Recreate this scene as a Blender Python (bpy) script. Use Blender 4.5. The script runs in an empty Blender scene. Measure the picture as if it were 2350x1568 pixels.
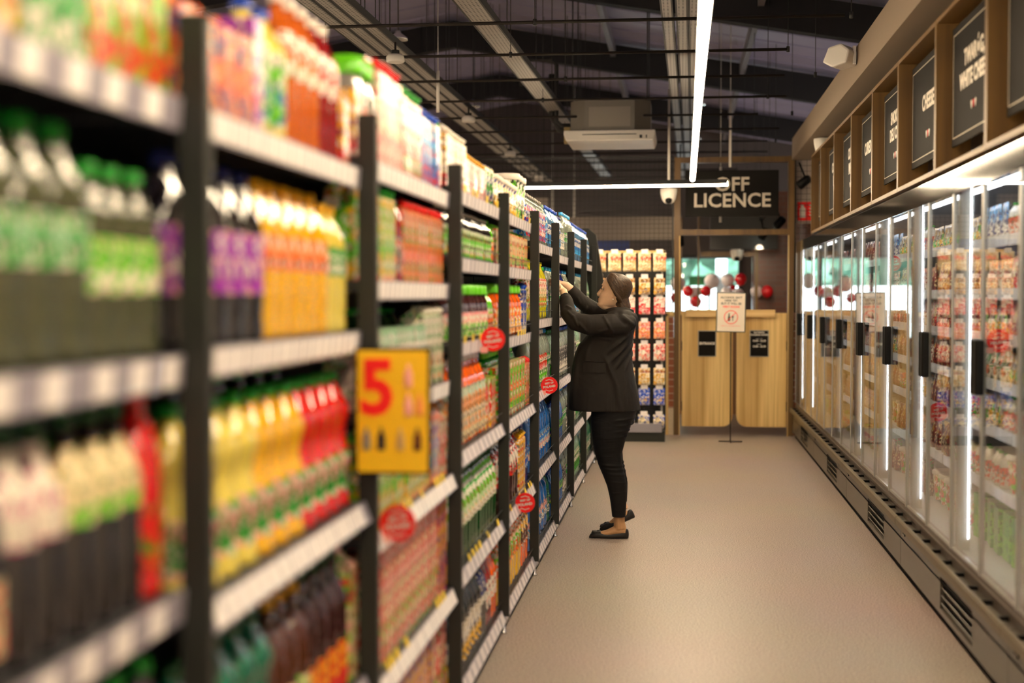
import bpy, bmesh, math, random
from mathutils import Vector, Matrix
from math import sin, cos, pi, radians as R
random.seed(7)
sc = bpy.context.scene
col = sc.collection
# ------------------------------------------------------------------ camera, world, light, exposure
cd = bpy.data.cameras.new('camera'); cam = bpy.data.objects.new('camera', cd); col.objects.link(cam)
cd.sensor_width = 36.0; cd.lens = 50.0; cd.clip_start = 0.05; cd.clip_end = 200
cam.location = (0, 0, 1.5)
cam.rotation_euler = (R(90 - 1.825), 0, R(6.81))
cd.dof.use_dof = True; cd.dof.focus_distance = 9.15; cd.dof.aperture_fstop = 1.4; cd.dof.aperture_blades = 0
sc.camera = cam
sc.view_settings.view_transform = 'Standard'; sc.view_settings.look = 'None'
sc.view_settings.gamma = 1.0; sc.view_settings.use_curve_mapping = False
sc.view_settings.exposure = 1.68
sc.cycles.use_denoising = True
sc.cycles.max_bounces = 8; sc.cycles.transparent_max_bounces = 24
sc.cycles.sample_clamp_indirect = 6.0
w = bpy.data.worlds.new('world'); sc.world = w; w.use_nodes = True
w.node_tree.nodes['Background'].inputs[0].default_value = (1.0, 0.90, 0.78, 1)
w.node_tree.nodes['Background'].inputs[1].default_value = 0.38
sd = bpy.data.lights.new('sun', 'SUN'); sd.energy = 9.0; sd.angle = R(3); sd.color = (0.9, 1.0, 1.0)
so = bpy.data.objects.new('sun', sd); col.objects.link(so)
so.rotation_euler = Vector((0.2, 0.62, -0.77)).to_track_quat('-Z', 'Y').to_euler()
LED_WARM = (1.0, 0.79, 0.52)
LED_COOL = (0.93, 0.96, 1.0)
LED_MAIN, LED_FRIDGE = 38.0, 5.8

# ------------------------------------------------------------------ materials
MATS = {}
def nt(name):
    m = bpy.data.materials.new(name); m.use_nodes = True; n = m.node_tree
    return m, n, n.nodes, n.links, n.nodes['Principled BSDF']
def flat(name, c, rough=0.5, metal=0.0, coat=0.0, emit=None, es=0.0, noise=0.0, nscale=40.0, spec=0.5):
    if name in MATS: return MATS[name]
    m, n, N, L, b = nt(name)
    b.inputs['Base Color'].default_value = (*c, 1); b.inputs['Roughness'].default_value = rough
    b.inputs['Metallic'].default_value = metal; b.inputs['Coat Weight'].default_value = coat
    b.inputs['Specular IOR Level'].default_value = spec
    if emit: b.inputs['Emission Color'].default_value = (*emit, 1); b.inputs['Emission Strength'].default_value = es
    if noise > 0:
        tc = N.new('ShaderNodeTexCoord'); t = N.new('ShaderNodeTexNoise'); t.inputs['Scale'].default_value = nscale
        L.new(tc.outputs['Object'], t.inputs['Vector'])
        mx = N.new('ShaderNodeMix'); mx.data_type = 'RGBA'
        mx.inputs[6].default_value = (*[x * (1 - noise) for x in c], 1); mx.inputs[7].default_value = (*[min(1, x * (1 + noise)) for x in c], 1)
        L.new(t.outputs['Fac'], mx.inputs[0]); L.new(mx.outputs[2], b.inputs['Base Color'])
    MATS[name] = m; return m
def emis(name, c, s):
    if name in MATS: return MATS[name]
    m = bpy.data.materials.new(name); m.use_nodes = True; n = m.node_tree; n.nodes.clear()
    e = n.nodes.new('ShaderNodeEmission'); o = n.nodes.new('ShaderNodeOutputMaterial')
    e.inputs[0].default_value = (*c, 1); e.inputs[1].default_value = s; n.links.new(e.outputs[0], o.inputs[0])
    MATS[name] = m; return m
def wood(name, c1, c2, rough=0.45, scale=1.0, axis='Z'):
    if name in MATS: return MATS[name]
    m, n, N, L, b = nt(name)
    tc = N.new('ShaderNodeTexCoord'); mp = N.new('ShaderNodeMapping'); L.new(tc.outputs['Object'], mp.inputs[0])
    s = [28 * scale, 28 * scale, 28 * scale]; s['XYZ'.index(axis)] = 0.7 * scale
    mp.inputs['Scale'].default_value = s
    t = N.new('ShaderNodeTexNoise'); t.inputs['Scale'].default_value = 1.0; t.inputs['Detail'].default_value = 5; t.inputs['Distortion'].default_value = 0.3
    L.new(mp.outputs[0], t.inputs['Vector'])
    mp2 = N.new('ShaderNodeMapping'); L.new(tc.outputs['Object'], mp2.inputs[0]); s2 = [9.0, 9.0, 9.0]; s2['XYZ'.index(axis)] = 0.25; mp2.inputs['Scale'].default_value = s2
    t2 = N.new('ShaderNodeTexNoise'); t2.inputs['Scale'].default_value = 1.0; L.new(mp2.outputs[0], t2.inputs['Vector'])
    ad = N.new('ShaderNodeMath'); ad.operation = 'ADD'; L.new(t.outputs['Fac'], ad.inputs[0]); L.new(t2.outputs['Fac'], ad.inputs[1])
    r = N.new('ShaderNodeValToRGB'); r.color_ramp.elements[0].position = 0.38; r.color_ramp.elements[1].position = 0.62
    hv = N.new('ShaderNodeMath'); hv.operation = 'MULTIPLY'; hv.inputs[1].default_value = 0.5; L.new(ad.outputs[0], hv.inputs[0])
    r.color_ramp.elements[0].color = (*c1, 1); r.color_ramp.elements[1].color = (*c2, 1)
    L.new(hv.outputs[0], r.inputs[0]); L.new(r.outputs[0], b.inputs['Base Color']); b.inputs['Roughness'].default_value = rough
    MATS[name] = m; return m
def brick(name, c1, c2, mortar, ax=('X', 'Z'), w_=0.22, h_=0.075, rough=0.35):
    if name in MATS: return MATS[name]
    m, n, N, L, b = nt(name)
    tc = N.new('ShaderNodeTexCoord'); sp = N.new('ShaderNodeSeparateXYZ'); L.new(tc.outputs['Object'], sp.inputs[0])
    cb = N.new('ShaderNodeCombineXYZ'); L.new(sp.outputs[ax[0]], cb.inputs[0]); L.new(sp.outputs[ax[1]], cb.inputs[1])
    t = N.new('ShaderNodeTexBrick'); t.inputs['Scale'].default_value = 1.0; t.inputs['Brick Width'].default_value = w_; t.inputs['Row Height'].default_value = h_
    t.offset = 0.0 if w_ > 1 else 0.5
    t.inputs['Mortar Size'].default_value = 0.006; t.inputs['Color1'].default_value = (*c1, 1); t.inputs['Color2'].default_value = (*c2, 1); t.inputs['Mortar'].default_value = (*mortar, 1)
    L.new(cb.outputs[0], t.inputs['Vector']); L.new(t.outputs['Color'], b.inputs['Base Color']); b.inputs['Roughness'].default_value = rough
    MATS[name] = m; return m
def printed(name, h, bands, blob=None, ink=None, bs=26.0, rough=0.42, lines=1.0, seed=0.0, z0=0.0):
    """a printed wrapper: colour bands by height, a motif in blob, rows of small print in ink"""
    if name in MATS: return MATS[name]
    m, n, N, L, b = nt(name)
    tc = N.new('ShaderNodeTexCoord'); sp = N.new('ShaderNodeSeparateXYZ'); L.new(tc.outputs['Object'], sp.inputs[0])
    mr = N.new('ShaderNodeMapRange'); mr.inputs[1].default_value = z0; mr.inputs[2].default_value = z0 + h; L.new(sp.outputs['Z'], mr.inputs[0])
    cr = N.new('ShaderNodeValToRGB'); cr.color_ramp.interpolation = 'CONSTANT'; e = cr.color_ramp.elements
    e[0].position = 0; e[0].color = (*bands[0][1], 1); e[1].position = bands[1][0] if len(bands) > 1 else 1.0; e[1].color = (*(bands[1] if len(bands) > 1 else bands[0])[1], 1)
    for p, c in bands[2:]: q = e.new(p); q.color = (*c, 1)
    nz = N.new('ShaderNodeTexNoise'); nz.inputs['Scale'].default_value = 30; L.new(tc.outputs['Object'], nz.inputs['Vector'])
    ma = N.new('ShaderNodeMath'); ma.operation = 'MULTIPLY_ADD'; ma.inputs[1].default_value = 0.10; L.new(nz.outputs['Fac'], ma.inputs[0])
    su = N.new('ShaderNodeMath'); su.operation = 'SUBTRACT'; su.inputs[1].default_value = 0.05; L.new(mr.outputs[0], ma.inputs[2]); L.new(ma.outputs[0], su.inputs[0])
    L.new(su.outputs[0], cr.inputs[0]); out = cr.outputs[0]
    def mixin(fac, c, src):
        mx = N.new('ShaderNodeMix'); mx.data_type = 'RGBA'; L.new(fac, mx.inputs[0]); L.new(src, mx.inputs[6]); mx.inputs[7].default_value = (*c, 1); return mx.outputs[2]
    if blob:
        v = N.new('ShaderNodeTexVoronoi'); v.inputs['Scale'].default_value = bs; mp = N.new('ShaderNodeMapping'); mp.inputs['Location'].default_value = (seed, seed * 2, seed * .7)
        L.new(tc.outputs['Object'], mp.inputs[0]); L.new(mp.outputs[0], v.inputs['Vector'])
        sp2 = N.new('ShaderNodeSeparateColor'); L.new(v.outputs['Color'], sp2.inputs[0])
        g = N.new('ShaderNodeMath'); g.operation = 'LESS_THAN'; g.inputs[1].default_value = 0.36; L.new(sp2.outputs[0], g.inputs[0])
        cs = blob if isinstance(blob, list) else [blob]
        out = mixin(g.outputs[0], cs[0], out)
        if len(cs) > 1:
            g2 = N.new('ShaderNodeMath'); g2.operation = 'GREATER_THAN'; g2.inputs[1].default_value = 0.76; L.new(sp2.outputs[1], g2.inputs[0]); out = mixin(g2.outputs[0], cs[1], out)
    if ink:
        mp = N.new('ShaderNodeMapping'); mp.inputs['Scale'].default_value = (110 * lines, 110 * lines, 38 * lines); L.new(tc.outputs['Object'], mp.inputs[0])
        t = N.new('ShaderNodeTexNoise'); t.inputs['Scale'].default_value = 1.0; t.inputs['Detail'].default_value = 0; L.new(mp.outputs[0], t.inputs['Vector'])
        g = N.new('ShaderNodeMath'); g.operation = 'GREATER_THAN'; g.inputs[1].default_value = 0.56; L.new(t.outputs['Fac'], g.inputs[0])
        wv = N.new('ShaderNodeMath'); wv.operation = 'SINE'; ml = N.new('ShaderNodeMath'); ml.operation = 'MULTIPLY'; ml.inputs[1].default_value = 170 * lines; L.new(sp.outputs['Z'], ml.inputs[0]); L.new(ml.outputs[0], wv.inputs[0])
        g2 = N.new('ShaderNodeMath'); g2.operation = 'GREATER_THAN'; g2.inputs[1].default_value = 0.1; L.new(wv.outputs[0], g2.inputs[0])
        mm = N.new('ShaderNodeMath'); mm.operation = 'MULTIPLY'; L.new(g.outputs[0], mm.inputs[0]); L.new(g2.outputs[0], mm.inputs[1]); out = mixin(mm.outputs[0], ink, out)
    v3 = N.new('ShaderNodeTexVoronoi'); v3.inputs['Scale'].default_value = bs * 4.2; mp3 = N.new('ShaderNodeMapping'); mp3.inputs['Scale'].default_value = (1, 1.6, .8); mp3.inputs['Location'].default_value = (seed, 0, seed); L.new(tc.outputs['Object'], mp3.inputs[0]); L.new(mp3.outputs[0], v3.inputs['Vector'])
    s3 = N.new('ShaderNodeSeparateColor'); L.new(v3.outputs['Color'], s3.inputs[0])
    pal = [c for _, c in bands] + (blob if isinstance(blob, list) else [blob] if blob else []) + ([ink] if ink else [])
    for ch, th_, cc in ((0, .86, pal[-1]), (1, .82, pal[len(pal) // 2]), (2, .86, tuple(x * .25 for x in pal[0]))):
        g3 = N.new('ShaderNodeMath'); g3.operation = 'GREATER_THAN'; g3.inputs[1].default_value = th_; L.new(s3.outputs[ch], g3.inputs[0]); out = mixin(g3.outputs[0], cc, out)
    bpn = N.new('ShaderNodeBump'); bpn.inputs['Strength'].default_value = .35; bpn.inputs['Distance'].default_value = .004; nz3 = N.new('ShaderNodeTexNoise'); nz3.inputs['Scale'].default_value = 45; L.new(tc.outputs['Object'], nz3.inputs['Vector']); L.new(nz3.outputs['Fac'], bpn.inputs['Height'])
    L.new(bpn.outputs[0], b.inputs['Normal']); L.new(bpn.outputs[0], b.inputs['Coat Normal'])
    L.new(out, b.inputs['Base Color']); b.inputs['Roughness'].default_value = rough; b.inputs['Coat Weight'].default_value = 0.3; b.inputs['Coat Roughness'].default_value = .1
    MATS[name] = m; return m
def liquid(name, c, rough=0.12):
    if name in MATS: return MATS[name]
    m, n, N, L, b = nt(name)
    b.inputs['Base Color'].default_value = (*c, 1); b.inputs['Roughness'].default_value = rough; b.inputs['Coat Weight'].default_value = 1.0; b.inputs['Coat Roughness'].default_value = 0.07; b.inputs['Coat IOR'].default_value = 1.75
    b.inputs['Subsurface Weight'].default_value = 0.0
    MATS[name] = m; return m
def clear(name, tint, a=0.55, rough=0.08):
    """thin plastic or glass seen from outside: part see-through, part glossy"""
    if name in MATS: return MATS[name]
    m, n, N, L, b = nt(name)
    o = [x for x in N if x.type == 'OUTPUT_MATERIAL'][0]
    b.inputs['Base Color'].default_value = (*tint, 1); b.inputs['Roughness'].default_value = rough; b.inputs['Coat Weight'].default_value = 1.0; b.inputs['Coat Roughness'].default_value = .06; b.inputs['Coat IOR'].default_value = 1.75
    tc = N.new('ShaderNodeTexCoord'); mp = N.new('ShaderNodeMapping'); mp.inputs['Scale'].default_value = (55, 55, 30); L.new(tc.outputs['Object'], mp.inputs[0]); nz = N.new('ShaderNodeTexNoise'); nz.inputs['Scale'].default_value = 1; nz.inputs['Detail'].default_value = 1; L.new(mp.outputs[0], nz.inputs['Vector'])
    bp = N.new('ShaderNodeBump'); bp.inputs['Strength'].default_value = .8; bp.inputs['Distance'].default_value = .006; L.new(nz.outputs['Fac'], bp.inputs['Height']); L.new(bp.outputs[0], b.inputs['Normal']); L.new(bp.outputs[0], b.inputs['Coat Normal'])
    tr = N.new('ShaderNodeBsdfTransparent'); tr.inputs[0].default_value = (*[0.5 + 0.5 * x for x in tint], 1)
    mx = N.new('ShaderNodeMixShader'); mx.inputs[0].default_value = a
    L.new(tr.outputs[0], mx.inputs[1]); L.new(b.outputs[0], mx.inputs[2]); L.new(mx.outputs[0], o.inputs[0])
    MATS[name] = m; return m
def pane_mat(name, tint=(0.97, 1, 0.99), boost=1.0):
    if name in MATS: return MATS[name]
    m = bpy.data.materials.new(name); m.use_nodes = True; n = m.node_tree; N, L = n.nodes, n.links; N.clear()
    o = N.new('ShaderNodeOutputMaterial'); tr = N.new('ShaderNodeBsdfTransparent'); tr.inputs[0].default_value = (*tint, 1)
    gl = N.new('ShaderNodeBsdfGlossy'); gl.inputs['Roughness'].default_value = 0.012
    ge = N.new('ShaderNodeNewGeometry'); dt = N.new('ShaderNodeVectorMath'); dt.operation = 'DOT_PRODUCT'; L.new(ge.outputs['Normal'], dt.inputs[0]); L.new(ge.outputs['Incoming'], dt.inputs[1])
    ab = N.new('ShaderNodeMath'); ab.operation = 'ABSOLUTE'; L.new(dt.outputs['Value'], ab.inputs[0])
    on = N.new('ShaderNodeMath'); on.operation = 'SUBTRACT'; on.inputs[0].default_value = 1.0; L.new(ab.outputs[0], on.inputs[1])
    pw = N.new('ShaderNodeMath'); pw.operation = 'POWER'; pw.inputs[1].default_value = 5.0; L.new(on.outputs[0], pw.inputs[0])
    mt = N.new('ShaderNodeMath'); mt.operation = 'MULTIPLY_ADD'; mt.inputs[1].default_value = 0.96 * boost; mt.inputs[2].default_value = 0.04 * boost; mt.use_clamp = True; L.new(pw.outputs[0], mt.inputs[0])
    mx = N.new('ShaderNodeMixShader'); L.new(mt.outputs[0], mx.inputs[0]); L.new(tr.outputs[0], mx.inputs[1]); L.new(gl.outputs[0], mx.inputs[2]); L.new(mx.outputs[0], o.inputs[0])
    MATS[name] = m; return m

post_m = flat('post_metal', (0.022, 0.022, 0.018), 0.5, spec=.35)
dark_m = flat('dark_metal', (0.018, 0.018, 0.018), 0.6)
shelf_m = flat('shelf_metal', (0.03, 0.03, 0.032), 0.5)
rail_m = flat('rail_plastic', (0.34, 0.315, 0.39), 0.3, coat=0.3)
label_m = flat('label_paper', (0.92, 0.87, 0.86), 0.5)
labely_m = flat('label_yellow', (0.85, 0.60, 0.03), 0.5)
chrome_m = flat('chrome', (0.7, 0.7, 0.68), 0.2, 1.0)
white_m = flat('white_plastic', (0.72, 0.68, 0.62), 0.45)
black_m = flat('black_plastic', (0.003, 0.003, 0.003), 0.5, spec=.2)
oak = wood('light_oak', (0.52, 0.30, 0.08), (0.88, 0.62, 0.25))
oakx = wood('light_oak_across', (0.60, 0.36, 0.12), (0.82, 0.56, 0.24), axis='X')
oak_d = wood('box_oak', (0.088, 0.040, 0.006), (0.155, 0.080, 0.015))
oak_dy = wood('box_oak_along', (0.11, 0.052, 0.008), (0.18, 0.095, 0.020), axis='Y')

# ------------------------------------------------------------------ mesh helpers
class MB:
    def __init__(s): s.v = []; s.f = []; s.mi = []; s.sm = []
    def add(s, vs, fs, mi=0, smooth=False):
        o = len(s.v); s.v += [tuple(v) for v in vs]
        for f in fs: s.f.append(tuple(i + o for i in f)); s.mi.append(mi); s.sm.append(smooth)
        return s
    def box(s, x0, x1, y0, y1, z0, z1, mi=0, mat=None):
        vs = [(x, y, z) for x in (x0, x1) for y in (y0, y1) for z in (z0, z1)]
        if mat is not None: vs = [tuple(mat @ Vector(v)) for v in vs]
        return s.add(vs, [(0, 1, 3, 2), (4, 6, 7, 5), (0, 4, 5, 1), (2, 3, 7, 6), (0, 2, 6, 4), (1, 5, 7, 3)], mi)
    def lathe(s, prof, c=(0, 0, 0), seg=16, mi=0, sx=1.0, sy=1.0, smooth=True, cap=True):
        vs = []; n = len(prof)
        for r, z in prof:
            for k in range(seg):
                a = 2 * pi * k / seg; vs.append((c[0] + r * cos(a) * sx, c[1] + r * sin(a) * sy, c[2] + z))
        fs = [(i * seg + k, i * seg + (k + 1) % seg, (i + 1) * seg + (k + 1) % seg, (i + 1) * seg + k) for i in range(n - 1) for k in range(seg)]
        s.add(vs, fs, mi, smooth)
        if cap:
            o = len(s.v) - len(vs)
            s.f.append(tuple(o + k for k in reversed(range(seg)))); s.mi.append(mi); s.sm.append(False)
            s.f.append(tuple(o + (n - 1) * seg + k for k in range(seg))); s.mi.append(mi); s.sm.append(False)
        return s
    def tube(s, pts, rad, seg=8, mi=0, up=(0, 0, 1), sx=1.0):
        pts = [Vector(p) for p in pts]; n = len(pts)
        rad = rad if isinstance(rad, (list, tuple)) else [rad] * n
        vs = []; ref = None
        for i, p in enumerate(pts):
            d = (pts[min(i + 1, n - 1)] - pts[max(i - 1, 0)]).normalized()
            if ref is None:
                ref = Vector(up) if abs(d.dot(Vector(up))) < 0.95 else Vector((1, 0, 0))
            u = (ref - d * ref.dot(d)).normalized(); ref = u; v = d.cross(u)
            for k in range(seg):
                a = 2 * pi * k / seg
                rr = rad[i] if isinstance(rad[i], (int, float)) else None
                ru, rv = (rad[i] * 1.0, rad[i] * sx) if rr is not None else rad[i]
                vs.append(p + u * (ru * cos(a)) + v * (rv * sin(a)))
        fs = [(i * seg + k, i * seg + (k + 1) % seg, (i + 1) * seg + (k + 1) % seg, (i + 1) * seg + k) for i in range(n - 1) for k in range(seg)]
        fs += [tuple(reversed(range(seg))), tuple((n - 1) * seg + k for k in range(seg))]
        return s.add(vs, fs, mi, True)
    def prism(s, poly, a0, a1, axis='Y', mi=0):
        """poly: list of 2D points in the plane across axis"""
        n = len(poly)
        def P(p, a): return {'X': (a, p[0], p[1]), 'Y': (p[0], a, p[1]), 'Z': (p[0], p[1], a)}[axis]
        vs = [P(p, a0) for p in poly] + [P(p, a1) for p in poly]
        fs = [tuple(range(n)), tuple(reversed(range(n, 2 * n)))] + [(i, i + n, (i + 1) % n + n, (i + 1) % n) for i in range(n)]
        return s.add(vs, fs, mi)
    def build(s, name, mats, parent=None, loc=None, bevel=0.0, normals=True):
        me = bpy.data.meshes.new(name); me.from_pydata(s.v, [], s.f)
        for m in (mats if isinstance(mats, (list, tuple)) else [mats]): me.materials.append(m)
        me.polygons.foreach_set('material_index', s.mi); me.polygons.foreach_set('use_smooth', s.sm); me.update()
        if normals:
            bm = bmesh.new(); bm.from_mesh(me); bmesh.ops.recalc_face_normals(bm, faces=bm.faces); bm.to_mesh(me); bm.free()
        o = bpy.data.objects.new(name, me); col.objects.link(o)
        if parent: o.parent = parent
        if loc: o.location = loc
        if bevel:
            b = o.modifiers.new('b', 'BEVEL'); b.width = bevel; b.segments = 2; b.limit_method = 'ANGLE'
        return o
def empty(name, loc=(0, 0, 0)):
    o = bpy.data.objects.new(name, None); col.objects.link(o); o.location = loc; o.empty_display_size = 0.05; return o
def tag(o, label=None, cat=None, group=None, kind=None):
    if label: o['label'] = label
    if cat: o['category'] = cat
    if group: o['group'] = group
    if kind: o['kind'] = kind
    return o
def struct(o): o['kind'] = 'structure'; return o
def text(name, body, size, mat, M, parent=None, bold=0.0, ext=0.002, align='CENTER', sx=1.0, spacing=1.0, line=1.0):
    cu = bpy.data.curves.new('t', 'FONT'); cu.body = body; cu.size = size; cu.align_x = align; cu.align_y = 'CENTER'; cu.extrude = ext; cu.offset = bold; cu.resolution_u = 3
    cu.space_character = spacing; cu.space_line = line
    t = bpy.data.objects.new('t', cu); col.objects.link(t)
    me = bpy.data.meshes.new_from_object(t, depsgraph=bpy.context.evaluated_depsgraph_get())
    bpy.data.objects.remove(t); bpy.data.curves.remove(cu)
    me.name = name; me.materials.clear(); me.materials.append(mat)
    me.transform(M @ Matrix.Diagonal((sx, 1, 1, 1)))
    o = bpy.data.objects.new(name, me); col.objects.link(o)
    if parent: o.parent = parent
    return o
def face_back(x, y, z):   # lettering that faces -Y (towards the camera)
    return Matrix.Translation((x, y, z)) @ Matrix(((1, 0, 0), (0, 0, -1), (0, 1, 0))).to_4x4()
def face_left(x, y, z):   # lettering that faces -X, read from the aisle
    return Matrix.Translation((x, y, z)) @ Matrix(((0, 0, -1), (-1, 0, 0), (0, 1, 0))).to_4x4()
ORD = 'first second third fourth fifth sixth seventh eighth ninth tenth eleventh twelfth thirteenth fourteenth fifteenth sixteenth seventeenth eighteenth nineteenth twentieth'.split()

# ------------------------------------------------------------------ room shell
m, n, N, L, b = nt('vinyl_floor')
tc = N.new('ShaderNodeTexCoord')
v = N.new('ShaderNodeTexNoise'); v.inputs['Scale'].default_value = 150; v.inputs['Detail'].default_value = 2; L.new(tc.outputs['Object'], v.inputs['Vector'])
v2 = N.new('ShaderNodeTexNoise'); v2.inputs['Scale'].default_value = 0.8; v2.inputs['Detail'].default_value = 6; L.new(tc.outputs['Object'], v2.inputs['Vector'])
r = N.new('ShaderNodeValToRGB'); r.color_ramp.elements[0].position = 0.36; r.color_ramp.elements[1].position = 0.64
r.color_ramp.elements[0].color = (0.16, 0.122, 0.10, 1); r.color_ramp.elements[1].color = (0.55, 0.455, 0.385, 1)
L.new(v.outputs['Fac'], r.inputs[0])
mx = N.new('ShaderNodeMix'); mx.data_type = 'RGBA'; mx.blend_type = 'MULTIPLY'; mx.inputs[0].default_value = 0.25
L.new(r.outputs[0], mx.inputs[6]); L.new(v2.outputs['Color'], mx.inputs[7]); L.new(mx.outputs[2], b.inputs['Base Color'])
b.inputs['Roughness'].default_value = 0.42
floor_m = m
struct(MB().box(-12, 5, -9, 27, -0.1, 0).build('floor', floor_m))
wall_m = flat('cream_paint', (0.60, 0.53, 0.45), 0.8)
struct(MB().box(2.10, 2.25, -9, 15.35, 0, 5).build('wall_right', wall_m))
roof_m = flat('roof_sheet', (0.44, 0.42, 0.62), 0.5, noise=0.2, nscale=1.3)
# pitched roof, ridge at x = -2.9
rz = lambda x: 5.05 - 0.17 * abs(x + 2.9)
mb = MB(); mb.prism([(-12, rz(-12)), (-2.9, rz(-2.9)), (5, rz(5)), (5, rz(5) + .15), (-2.9, rz(-2.9) + .15), (-12, rz(-12) + .15)], -10, 27.2, 'Y')
k = -9.6
while k < 27:   # lapped joints of the sheeting, running down the slope
    for x0, x1 in ((-12, -2.9), (-2.9, 5)):
        mb.add([(x0, k, rz(x0) - .012), (x1, k, rz(x1) - .012), (x1, k + .02, rz(x1) - .012), (x0, k + .02, rz(x0) - .012), (x0, k, rz(x0) + .01), (x1, k, rz(x1) + .01), (x1, k + .02, rz(x1) + .01), (x0, k + .02, rz(x0) + .01)], [(0, 1, 2, 3), (0, 4, 5, 1), (2, 6, 7, 3), (1, 5, 6, 2), (0, 3, 7, 4), (4, 7, 6, 5)])
    k += .62
struct(mb.build('ceiling', roof_m))
for i, yy in enumerate((4.9, 9.3, 13.7, 18.0, 22.4)):
    mb = MB()
    mb.prism([(-12, rz(-12) - .38), (-2.9, rz(-2.9) - .38), (5, rz(5) - .38), (5, rz(5) - .04), (-2.9, rz(-2.9) - .04), (-12, rz(-12) - .04)], yy, yy + 0.16, 'Y')
    o = mb.build('trim_%d' % (i + 1), flat('rafter_paint', (0.012, 0.011, 0.013), 0.7)); struct(o)
for i, xx in enumerate((-9.4, -7.2, -5.0, -0.9, 0.7, 2.6)):
    o = MB().box(xx, xx + 0.06, -9, 27, rz(xx) - 0.2, rz(xx) - 0.05).build('trim_%d' % (i + 6), flat('purlin_steel', (0.22, 0.21, 0.24), 0.5)); struct(o)
# soffit above the fridges
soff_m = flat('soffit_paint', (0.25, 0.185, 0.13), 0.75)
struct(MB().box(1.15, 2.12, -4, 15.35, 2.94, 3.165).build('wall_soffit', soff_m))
# far back wall with window opening, brick return on the right
bw = MB(); Y = 26.0
for x0, x1, z0, z1 in ((-12, -1.9, 0, 5.2), (-1.9, 1.07, 2.22, 5.2), (-1.9, 1.07, 0, 0.75), (1.07, 6, 0, 5.2)): bw.box(x0, x1, Y, Y + .2, z0, z1)
struct(bw.build('wall_back', flat('back_wall_paint', (0.10, 0.085, 0.085), 0.8)))
mb = MB(); [mb.box(x, x + .06, 25.95, 26.2, 0.75, 2.22) for x in (-1.9, -1.0, -.1, 1.01)]; mb.box(-1.9, 1.07, 25.95, 26.2, 0.70, 0.76); mb.box(-1.9, 1.07, 25.95, 26.2, 2.18, 2.24)
w1 = struct(mb.build('window_1', flat('window_frame', (0.03, 0.03, 0.03), .5)))
struct(MB().box(-1.9, 1.07, 26.08, 26.09, 0.75, 2.2).build('window_pane', pane_mat('window_glass', boost=0.5), w1))
bk = brick('red_brick', (0.11, 0.028, 0.012), (0.15, 0.040, 0.018), (0.12, 0.06, 0.04), ('Y', 'Z'))
struct(MB().box(1.55, 1.75, 15.65, 26, 0, 2.99).build('wall_brick', bk))
bkx = brick('red_brick_front', (0.11, 0.028, 0.012), (0.15, 0.040, 0.018), (0.12, 0.06, 0.04), ('X', 'Z'))
struct(MB().box(1.0, 1.55, 20.6, 20.8, 0, 2.99).build('wall_return', bkx))
struct(MB().box(0.37, 1.25, 19.0, 19.15, 2.12, 2.55).build('wall_header', flat('header_black', (0.01, 0.008, 0.008), .6)))
struct(MB().box(-12, -1.9, 20.2, 20.3, 2.05, 2.9).build('wall_bulkhead', flat('bulkhead_beige', (0.34, 0.28, 0.23), .8)))
struct(MB().box(-1.9, -0.0, 20.2, 20.3, 2.3, 2.62).build('wall_bulkhead_beam', flat('bulkhead_beige', (0.34, 0.28, 0.23), .8)))
struct(MB().box(-12.1, -12, -9, 27, 0, 5).build('wall_left', flat('left_wall_paint', (0.09, 0.08, 0.08), .8)))

# ------------------------------------------------------------------ products
def col_(h):  # sRGB hex to linear
    h = h.lstrip('#'); out = []
    for i in (0, 2, 4):
        c = int(h[i:i + 2], 16) / 255; out.append(c / 12.92 if c <= 0.04045 else ((c + 0.055) / 1.055) ** 2.4)
    l_ = .3 * out[0] + .6 * out[1] + .1 * out[2]
    return tuple(min(.95, max(.002, (l_ + (c - l_) * 1.3) * .88)) for c in out)
C = {k: col_(v) for k, v in dict(white='f4ece0', cream='efe0bc', red='d8201c', dred='8c1418', orange='ef7a12', amber='c8700a', yellow='f5c400', lemon='e6dc3c', pyellow='eede8a', lime='7ecb1e', green='0f9a44',
     dgreen='0a4a26', teal='0c7a62', blue='1c50b8', sky='5aa8e0', navy='16226a', purple='9028a8', magenta='c8288a', pink='ec8a92', ppink='f2b8b0', brown='5a2c12', dark='17141a', wine='380a16', grey='8c8880', gold='d8a848',
     murky='6a6e58', clear='b4bcb0', aqua='7ba2c6', waterb='4a7cc4', beige='c8ac80', peach='f0a878', mint='bcdcc4', black='0c0c0c').items()}
PROTO = {}
def prof_pet(r, h):
    return [(r * .86, 0), (r * .98, h * .02), (r, h * .06), (r * .95, h * .16), (r, h * .2), (r, h * .58), (r * .99, h * .64), (r * .93, h * .70), (r * .80, h * .76), (r * .60, h * .82), (r * .42, h * .87), (r * .32, h * .91), (r * .30, h * .955)]
def prof_wavy(r, h):
    out = []
    for i in range(17):
        t = i / 16; out.append((r * (0.88 + 0.12 * cos(t * 4 * pi)), h * (.01 + .72 * t)))
    return [(r * .85, 0)] + out + [(r * .78, h * .80), (r * .42, h * .88), (r * .30, h * .92), (r * .28, h * .955)]
def prof_wine(r, h):
    return [(r * .95, 0), (r, h * .03), (r, h * .60), (r * .95, h * .66), (r * .80, h * .72), (r * .55, h * .78), (r * .38, h * .84), (r * .34, h * .95)]
def prof_water(r, h):
    out = [(r * .8, 0), (r * .98, h * .03)]
    for i in range(9): out.append((r * (1.0 if i % 2 else .94), h * (.07 + .065 * i)))
    return out + [(r * .9, h * .70), (r * .62, h * .82), (r * .3, h * .89), (r * .28, h * .955)]
def prof_jar(r, h):
    return [(r * .9, 0), (r, h * .04), (r, h * .62), (r * .92, h * .70), (r * .80, h * .76), (r * .78, h * .84)]
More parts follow.
